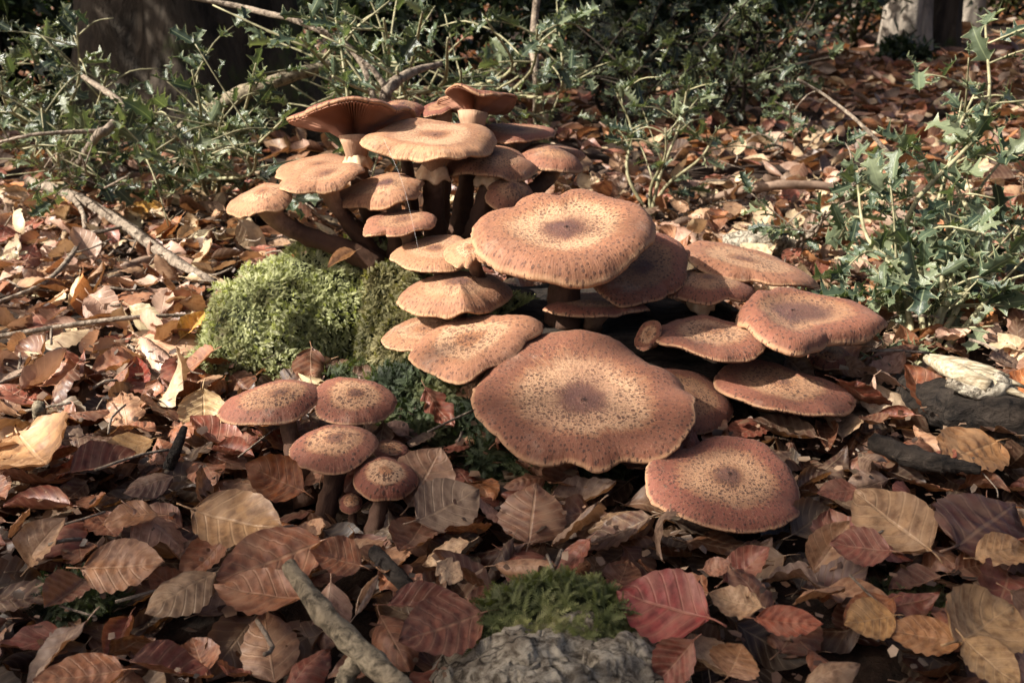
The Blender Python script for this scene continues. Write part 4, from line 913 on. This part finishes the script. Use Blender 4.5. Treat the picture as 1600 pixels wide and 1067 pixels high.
holly('tall spiny holly sapling right of the mushrooms beside the rotten log', (1438, 575), [(1540, 40, 1.5), (1530, 130, 1.5), (1500, 200, 1.45), (1480, 260, 1.4), (1580, 230, 1.45), (1420, 330, 1.35), (1340, 290, 1.4), (1500, 370, 1.35), (1395, 450, 1.28)], 1.4, 290, (.028, .056), .005, .08, 1.35, 1, ntw=7)
holly('low spreading holly at the right edge behind the rotten log', (1560, 520), [(1600, 330, 1.5), (1560, 420, 1.42), (1640, 450, 1.4), (1500, 440, 1.42)], 1.45, 110, (.03, .05), .0045, .09, 1.2, 2)
holly('holly sprig with a bare pale stem leaning over the slanting mushroom', (1236, 418), [(1345, 265, 1.5), (1290, 330, 1.45)], 1.5, 70, (.022, .038), .005, .08, 1.25, 3, M_TWIG)
holly('thin leggy holly seedling standing alone in the sunlit litter', (1022, 345), [(1075, 130, 1.9), (960, 140, 1.95), (1040, 200, 1.8), (1120, 200, 1.85)], 1.85, 120, (.024, .04), .0045, .09, 1.1, 4, M_GREENTWIG)
holly('tiny bright holly tuft beside a stub of pale wood beyond the seedling', (1240, 250), [(1236, 160, 2.2), (1250, 205, 2.2), (1205, 225, 2.2)], 2.2, 34, (.025, .04), .006, .07, 1.4, 5, M_TWIG)
holly('dense holly bush behind the top tier of mushrooms', (610, 225), [(540, 20, 1.75), (600, 30, 1.7), (470, 60, 1.7), (660, 20, 1.75), (520, 120, 1.6), (620, 110, 1.65), (700, 60, 1.8), (580, 130, 1.6)], 1.7, 295, (.030, .050), .007, .13, 1.5, 6, ntw=9)  # leaf colour raised to paint in the strong light on this bush
holly('holly branches spreading right behind the topmost mushroom', (790, 215), [(840, 40, 1.9), (760, 30, 1.9), (880, 90, 1.95), (720, 110, 1.85), (810, 120, 1.85)], 1.9, 230, (.03, .048), .006, .13, 1.3, 7, ntw=9)
holly('sprawling holly in front of the dark trunk, left of the upper clump', (330, 320), [(300, 110, 1.75), (400, 100, 1.7), (240, 150, 1.8), (440, 190, 1.6), (350, 170, 1.65), (300, 230, 1.6), (400, 240, 1.55), (220, 240, 1.6)], 1.65, 295, (.028, .046), .005, .12, 1.2, 8, ntw=9)
holly('shaded holly thicket at the far left above the pale branch', (110, 285), [(40, 60, 2.0), (120, 40, 2.0), (170, 110, 1.9), (60, 160, 1.85), (0, 120, 1.9), (130, 190, 1.8), (10, 220, 1.75), (90, 240, 1.7), (-40, 80, 2.)], 1.85, 290, (.03, .048), .005, .13, 1., 9, ntw=9)
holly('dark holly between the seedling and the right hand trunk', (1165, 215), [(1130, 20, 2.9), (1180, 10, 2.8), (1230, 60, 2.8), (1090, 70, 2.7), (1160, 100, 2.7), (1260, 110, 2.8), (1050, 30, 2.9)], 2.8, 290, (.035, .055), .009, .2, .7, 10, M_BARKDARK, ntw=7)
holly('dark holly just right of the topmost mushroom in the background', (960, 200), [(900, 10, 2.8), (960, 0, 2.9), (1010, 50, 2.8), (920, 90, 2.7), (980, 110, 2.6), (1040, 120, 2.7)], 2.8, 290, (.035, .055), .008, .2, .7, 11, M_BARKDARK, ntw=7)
holly('pale stemmed holly whips under the far left thicket', (150, 300), [(130, 250, 1.6), (200, 275, 1.55), (40, 250, 1.65), (90, 275, 1.5)], 1.55, 40, (.028, .042), .004, .07, 1.1, 12, M_TWIG)
stick('leaning_branch', 'grey forked dead branch inside the left holly', [
    ([on(100, 290, .0), at(150, 215, 1.75), at(165, 205, 1.75), at(190, 165, 1.8), at(130, 120, 1.9)], [.007, .007, .007, .006, .004]),
    ([at(165, 205, 1.75), at(60, 210, 1.7), at(0, 222, 1.7)], [.004, .003, .002])], M_TWIG, cat='branch')
stick('bare_overhanging_twig', 'pale bare twig crossing in front of the dark trunk', [([at(260, -10, 1.9), at(360, 8, 1.9), at(420, 22, 1.85), at(470, 36, 1.8), at(560, 90, 1.75), at(600, 225, 1.7)], [.003, .0045, .005, .0045, .005, .006])], M_TWIG, cat='twig')
stick('mossy_low_branch', 'grey bough lying in the holly left of the top tier', [([on(270, 215, .1), at(350, 160, 1.9), at(420, 130, 1.85), at(520, 100, 1.9)], [.012, .013, .012, .008])], M_STICK, cat='branch')
stick('forked_dead_twig', 'silvery forked dead twig behind the topmost mushroom', [([at(600, 170, 1.65), at(606, 140, 1.65), at(640, 115, 1.7), at(690, 100, 1.75)], [.009, .009, .007, .004]), ([at(606, 142, 1.65), at(585, 112, 1.65), at(565, 95, 1.65)], [.006, .004, .003])], M_TWIG, cat='twig')
stick('thin_sapling_pole', 'slim grey sapling stem behind the right of the upper clump', [([on(838, 205, -.01), at(840, 140, 2.3), at(834, 60, 2.32), at(845, -60, 2.35)], [.010, .009, .008, .007])], M_TWIG, cat='sapling', parts=('stem', 'twig'))
stick('curved_twig', 'long thin budded twig reaching up left out of the tall holly', [([at(1390, 240, 1.42), at(1340, 190, 1.45), at(1290, 150, 1.5), at(1246, 124, 1.5)], [.003, .0025, .002, .0018])], M_TWIG, cat='twig')

# ------------------------------------------------------------------ trees and far bushes
def tree(label, px, py, y, r, h, mat, flare=1.6, seed=0, ribs=.12, lean=0., limbs=3):
    b = at(px, py, y); b[2] = 0; t = thing('tree', tuple(b), label, 'tree')
    n, m = 60, 56; zs = np.concatenate([np.linspace(-.05, 1.2, 40), np.linspace(1.3, h, n - 40)]); v = []
    for z in zs:
        k = r * (1 + (flare - 1) * math.exp(-max(z, 0) / .16)) * (1 - .5 * max(0, z) / h * .6)
        for j in range(m):
            a = j / m * 2 * math.pi; q = 1 + ribs * noise.noise(Vector((math.cos(a) * 2.2 + seed, math.sin(a) * 2.2, z * .8))) + ribs * .5 * noise.noise(Vector((math.cos(a) * 7 + seed, math.sin(a) * 7, z * 2.2)))
            q += (flare - 1) * .5 * math.exp(-max(z, 0) / .12) * math.cos(5 * a + seed)
            v.append((k * q * math.cos(a) + lean * z, k * q * math.sin(a), z))
    obj('trunk', mesh_np('trunk', np.array(v), grid_faces(n, m, True)), mat, t)
    g = random.Random(seed)
    for i in range(limbs):
        a = g.uniform(0, 6.28); z0 = h * g.uniform(.55, .9); d = np.array([math.cos(a), math.sin(a), .8]) * h * .35
        v, f, u = tube(smooth_path([(lean * z0, 0, z0), d * .5 + (0, 0, z0 + .1), d + (0, 0, z0 + .2)], 10), [r * .4, r * .25, r * .06], 10, .2, i); obj('limb', mesh_np('limb', v, f, u), mat, t)
    return t, b
tree('massive dark mossy trunk behind the left holly', 310, 110, 2.75, .235, 5, M_BARKDARK, 1.45, 1, .16)
tree('pale grey barked trunk with a dark furrowed side beyond the tall holly', 1405, 128, 4.6, .085, 5, M_BARKGREY, 1.3, 2, .14)
tree('dark side of the pale grey trunk, added as a furrowed trunk of its own', 1452, 128, 4.75, .085, 5, M_BARKDARK, 1.25, 3, .2)  # separate dark trunk added to stand for the pale trunk's dark side
tree('pale slender trunk farther back behind the furrowed one', 1502, 95, 5.9, .075, 5, M_BARKGREY, 1.2, 4, .1)
tree('thin far sapling trunk in the dark understorey', 1180, 60, 6.0, .035, 4, M_BARKDARK, 1.2, 5, .1, .02)
tree('thin leaning far trunk left of the pale grey one', 1330, 70, 6.6, .03, 4, M_BARKGREY, 1.2, 6, .1, -.03)

BV = np.array([(0, 0, 0), (.3, .22, .05), (.62, .12, .03), (1, 0, -.05), (.62, -.12, .03), (.3, -.22, .05), (.45, 0, -.04)]); BF = np.array([(0, 1, 6), (1, 2, 6), (2, 3, 6), (3, 4, 6), (4, 5, 6), (5, 0, 6)])
def bush(label, c, rad, n, size, pal, seed, stems=7, name='evergreen_bush'):
    g = np.random.default_rng(seed); rd = random.Random(seed); c = np.array(c, float); t = thing(name, (c[0], c[1], 0), label, 'bush', 'dark understorey bushes')
    for k in range(stems):
        e = np.array([rd.gauss(0, .45) * rad[0], rd.gauss(0, .45) * rad[1], c[2] + rad[2] * rd.uniform(.2, .9)]); s = np.array([rd.gauss(0, .08), rd.gauss(0, .08), -.03])
        v, f, u = tube(smooth_path([s, (s + e) / 2 + np.array([rd.gauss(0, .05), rd.gauss(0, .05), 0]), e], 9), [.012, .008, .003], 6, .1, k); obj('stem', mesh_np('stem', v, f, u), M_BARKDARK, t)
    cl = g.normal(size=(max(10, n // 70), 3)) * .42; idx = g.integers(len(cl), size=n)
    P = (cl[idx] + g.normal(size=(n, 3)) * .16) * np.array(rad) + np.array([0, 0, c[2]]); ok = P[:, 2] > .02; P = P[ok]; N = len(P)
    x = g.normal(size=(N, 3)) + [0, 0, .1]; x /= np.linalg.norm(x, axis=1)[:, None]; u = g.normal(size=(N, 3)) * .6 + [0, 0, 1.]; y = np.cross(u, x); y /= np.linalg.norm(y, axis=1)[:, None]; z = np.cross(x, y)
    s = g.uniform(.6, 1.4, N) * size; v, f = inst(BV, BF, np.stack([x, y, z], -1) * s[:, None, None], P)
    pal = np.array(pal); col = pal[g.integers(len(pal), size=N)] * g.uniform(.7, 1.3, (N, 1))
    obj('crown', mesh_np('crown', v, f, col=np.repeat(col, len(BV), 0), smooth=False), M_BUSH, t, kind='stuff')
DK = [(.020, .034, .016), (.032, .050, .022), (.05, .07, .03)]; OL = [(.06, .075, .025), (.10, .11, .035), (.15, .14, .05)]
def bc(px, py, y, z): p = at(px, py, y); return (p[0], y, z)
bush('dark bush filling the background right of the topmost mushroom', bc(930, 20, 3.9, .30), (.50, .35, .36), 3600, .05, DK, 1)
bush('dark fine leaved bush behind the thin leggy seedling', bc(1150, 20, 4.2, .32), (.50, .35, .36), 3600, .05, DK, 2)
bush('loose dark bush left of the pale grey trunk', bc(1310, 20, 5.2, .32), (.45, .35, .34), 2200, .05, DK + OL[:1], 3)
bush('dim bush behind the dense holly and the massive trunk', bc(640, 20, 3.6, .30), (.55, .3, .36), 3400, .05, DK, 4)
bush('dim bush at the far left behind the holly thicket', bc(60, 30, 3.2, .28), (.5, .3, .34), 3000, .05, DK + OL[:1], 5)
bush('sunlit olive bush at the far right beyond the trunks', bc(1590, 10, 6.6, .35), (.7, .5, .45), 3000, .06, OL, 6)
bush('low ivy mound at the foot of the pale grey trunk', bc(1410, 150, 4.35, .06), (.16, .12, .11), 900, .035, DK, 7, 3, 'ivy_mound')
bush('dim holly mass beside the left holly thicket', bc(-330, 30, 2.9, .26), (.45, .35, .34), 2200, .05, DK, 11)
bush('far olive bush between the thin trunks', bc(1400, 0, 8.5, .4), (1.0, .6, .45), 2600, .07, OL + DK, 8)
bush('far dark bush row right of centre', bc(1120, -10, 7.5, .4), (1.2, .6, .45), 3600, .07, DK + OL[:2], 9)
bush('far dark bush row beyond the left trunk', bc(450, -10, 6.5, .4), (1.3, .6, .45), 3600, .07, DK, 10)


# ------------------------------------------------------------------ trees beside the view that shade the foreground and the dark trunk
def crown_tree(label, c, rad, n, size, trunk_r, seed, pal=OL):
    g = np.random.default_rng(seed); c = np.array(c, float); t = thing('young_tree', (c[0], c[1], 0), label, 'tree')
    v, f, u = tube(smooth_path([(0, 0, -.1), (.03, .02, c[2] * .5), (0, 0, c[2]), (.02, 0, c[2] + rad[2] * .9)], 16), [trunk_r, trunk_r * .8, trunk_r * .5, trunk_r * .2], 12, .15, seed); obj('trunk', mesh_np('trunk', v, f, u), M_BARKGREY, t)
    for k in range(7):
        a = k * 2.4; e = np.array([math.cos(a) * rad[0] * .8, math.sin(a) * rad[1] * .8, c[2] + rad[2] * (-.5 + k * .17)])
        v, f, u = tube(smooth_path([(0, 0, c[2] - rad[2] * .6 + k * .08), e * np.array([.5, .5, .98]), e], 8), [trunk_r * .35, trunk_r * .2, .004], 7, .1, k); obj('limb', mesh_np('limb', v, f, u), M_BARKGREY, t)
    cl = g.uniform(-1, 1, size=(40, 3)); cl = cl[(cl ** 2).sum(1) < 1]; P = (cl[g.integers(len(cl), size=n)] + g.normal(size=(n, 3)) * .22) * np.array(rad) + np.array([0, 0, c[2]]); N = len(P)
    x = g.normal(size=(N, 3)); x /= np.linalg.norm(x, axis=1)[:, None]; uu = g.normal(size=(N, 3)) * .8 + [0, 0, 1.]; y = np.cross(uu, x); y /= np.linalg.norm(y, axis=1)[:, None]; z = np.cross(x, y)
    s_ = g.uniform(.7, 1.3, N) * size; v, f = inst(BV, BF, np.stack([x, y, z], -1) * s_[:, None, None], P)
    col = np.array(pal)[g.integers(len(pal), size=N)] * g.uniform(.7, 1.3, (N, 1))
    obj('crown', mesh_np('crown', v, f, col=np.repeat(col, len(BV), 0), smooth=False), M_BUSH, t, kind='stuff')
TS = np.array(to_sun)
crown_tree('young beech outside the left of the view dappling the foreground', np.array([.10, .42, 0]) + TS * 4.6, (.80, .47, .72), 2900, .10, .05, 21)
crown_tree('young holly tree outside the left of the view shading the massive trunk', np.array([-.85, 2.65, .25]) + TS * 1.7, (.5, .40, .5), 3200, .06, .04, 22, DK)
crown_tree('unseen tree added left of the view to shade the litter under the far trunks', np.array([.9, 3.9, 0]) + TS * 5.0, (1.1, .75, .9), 5000, .09, .05, 23)  # unseen tree, added only to darken the far litter
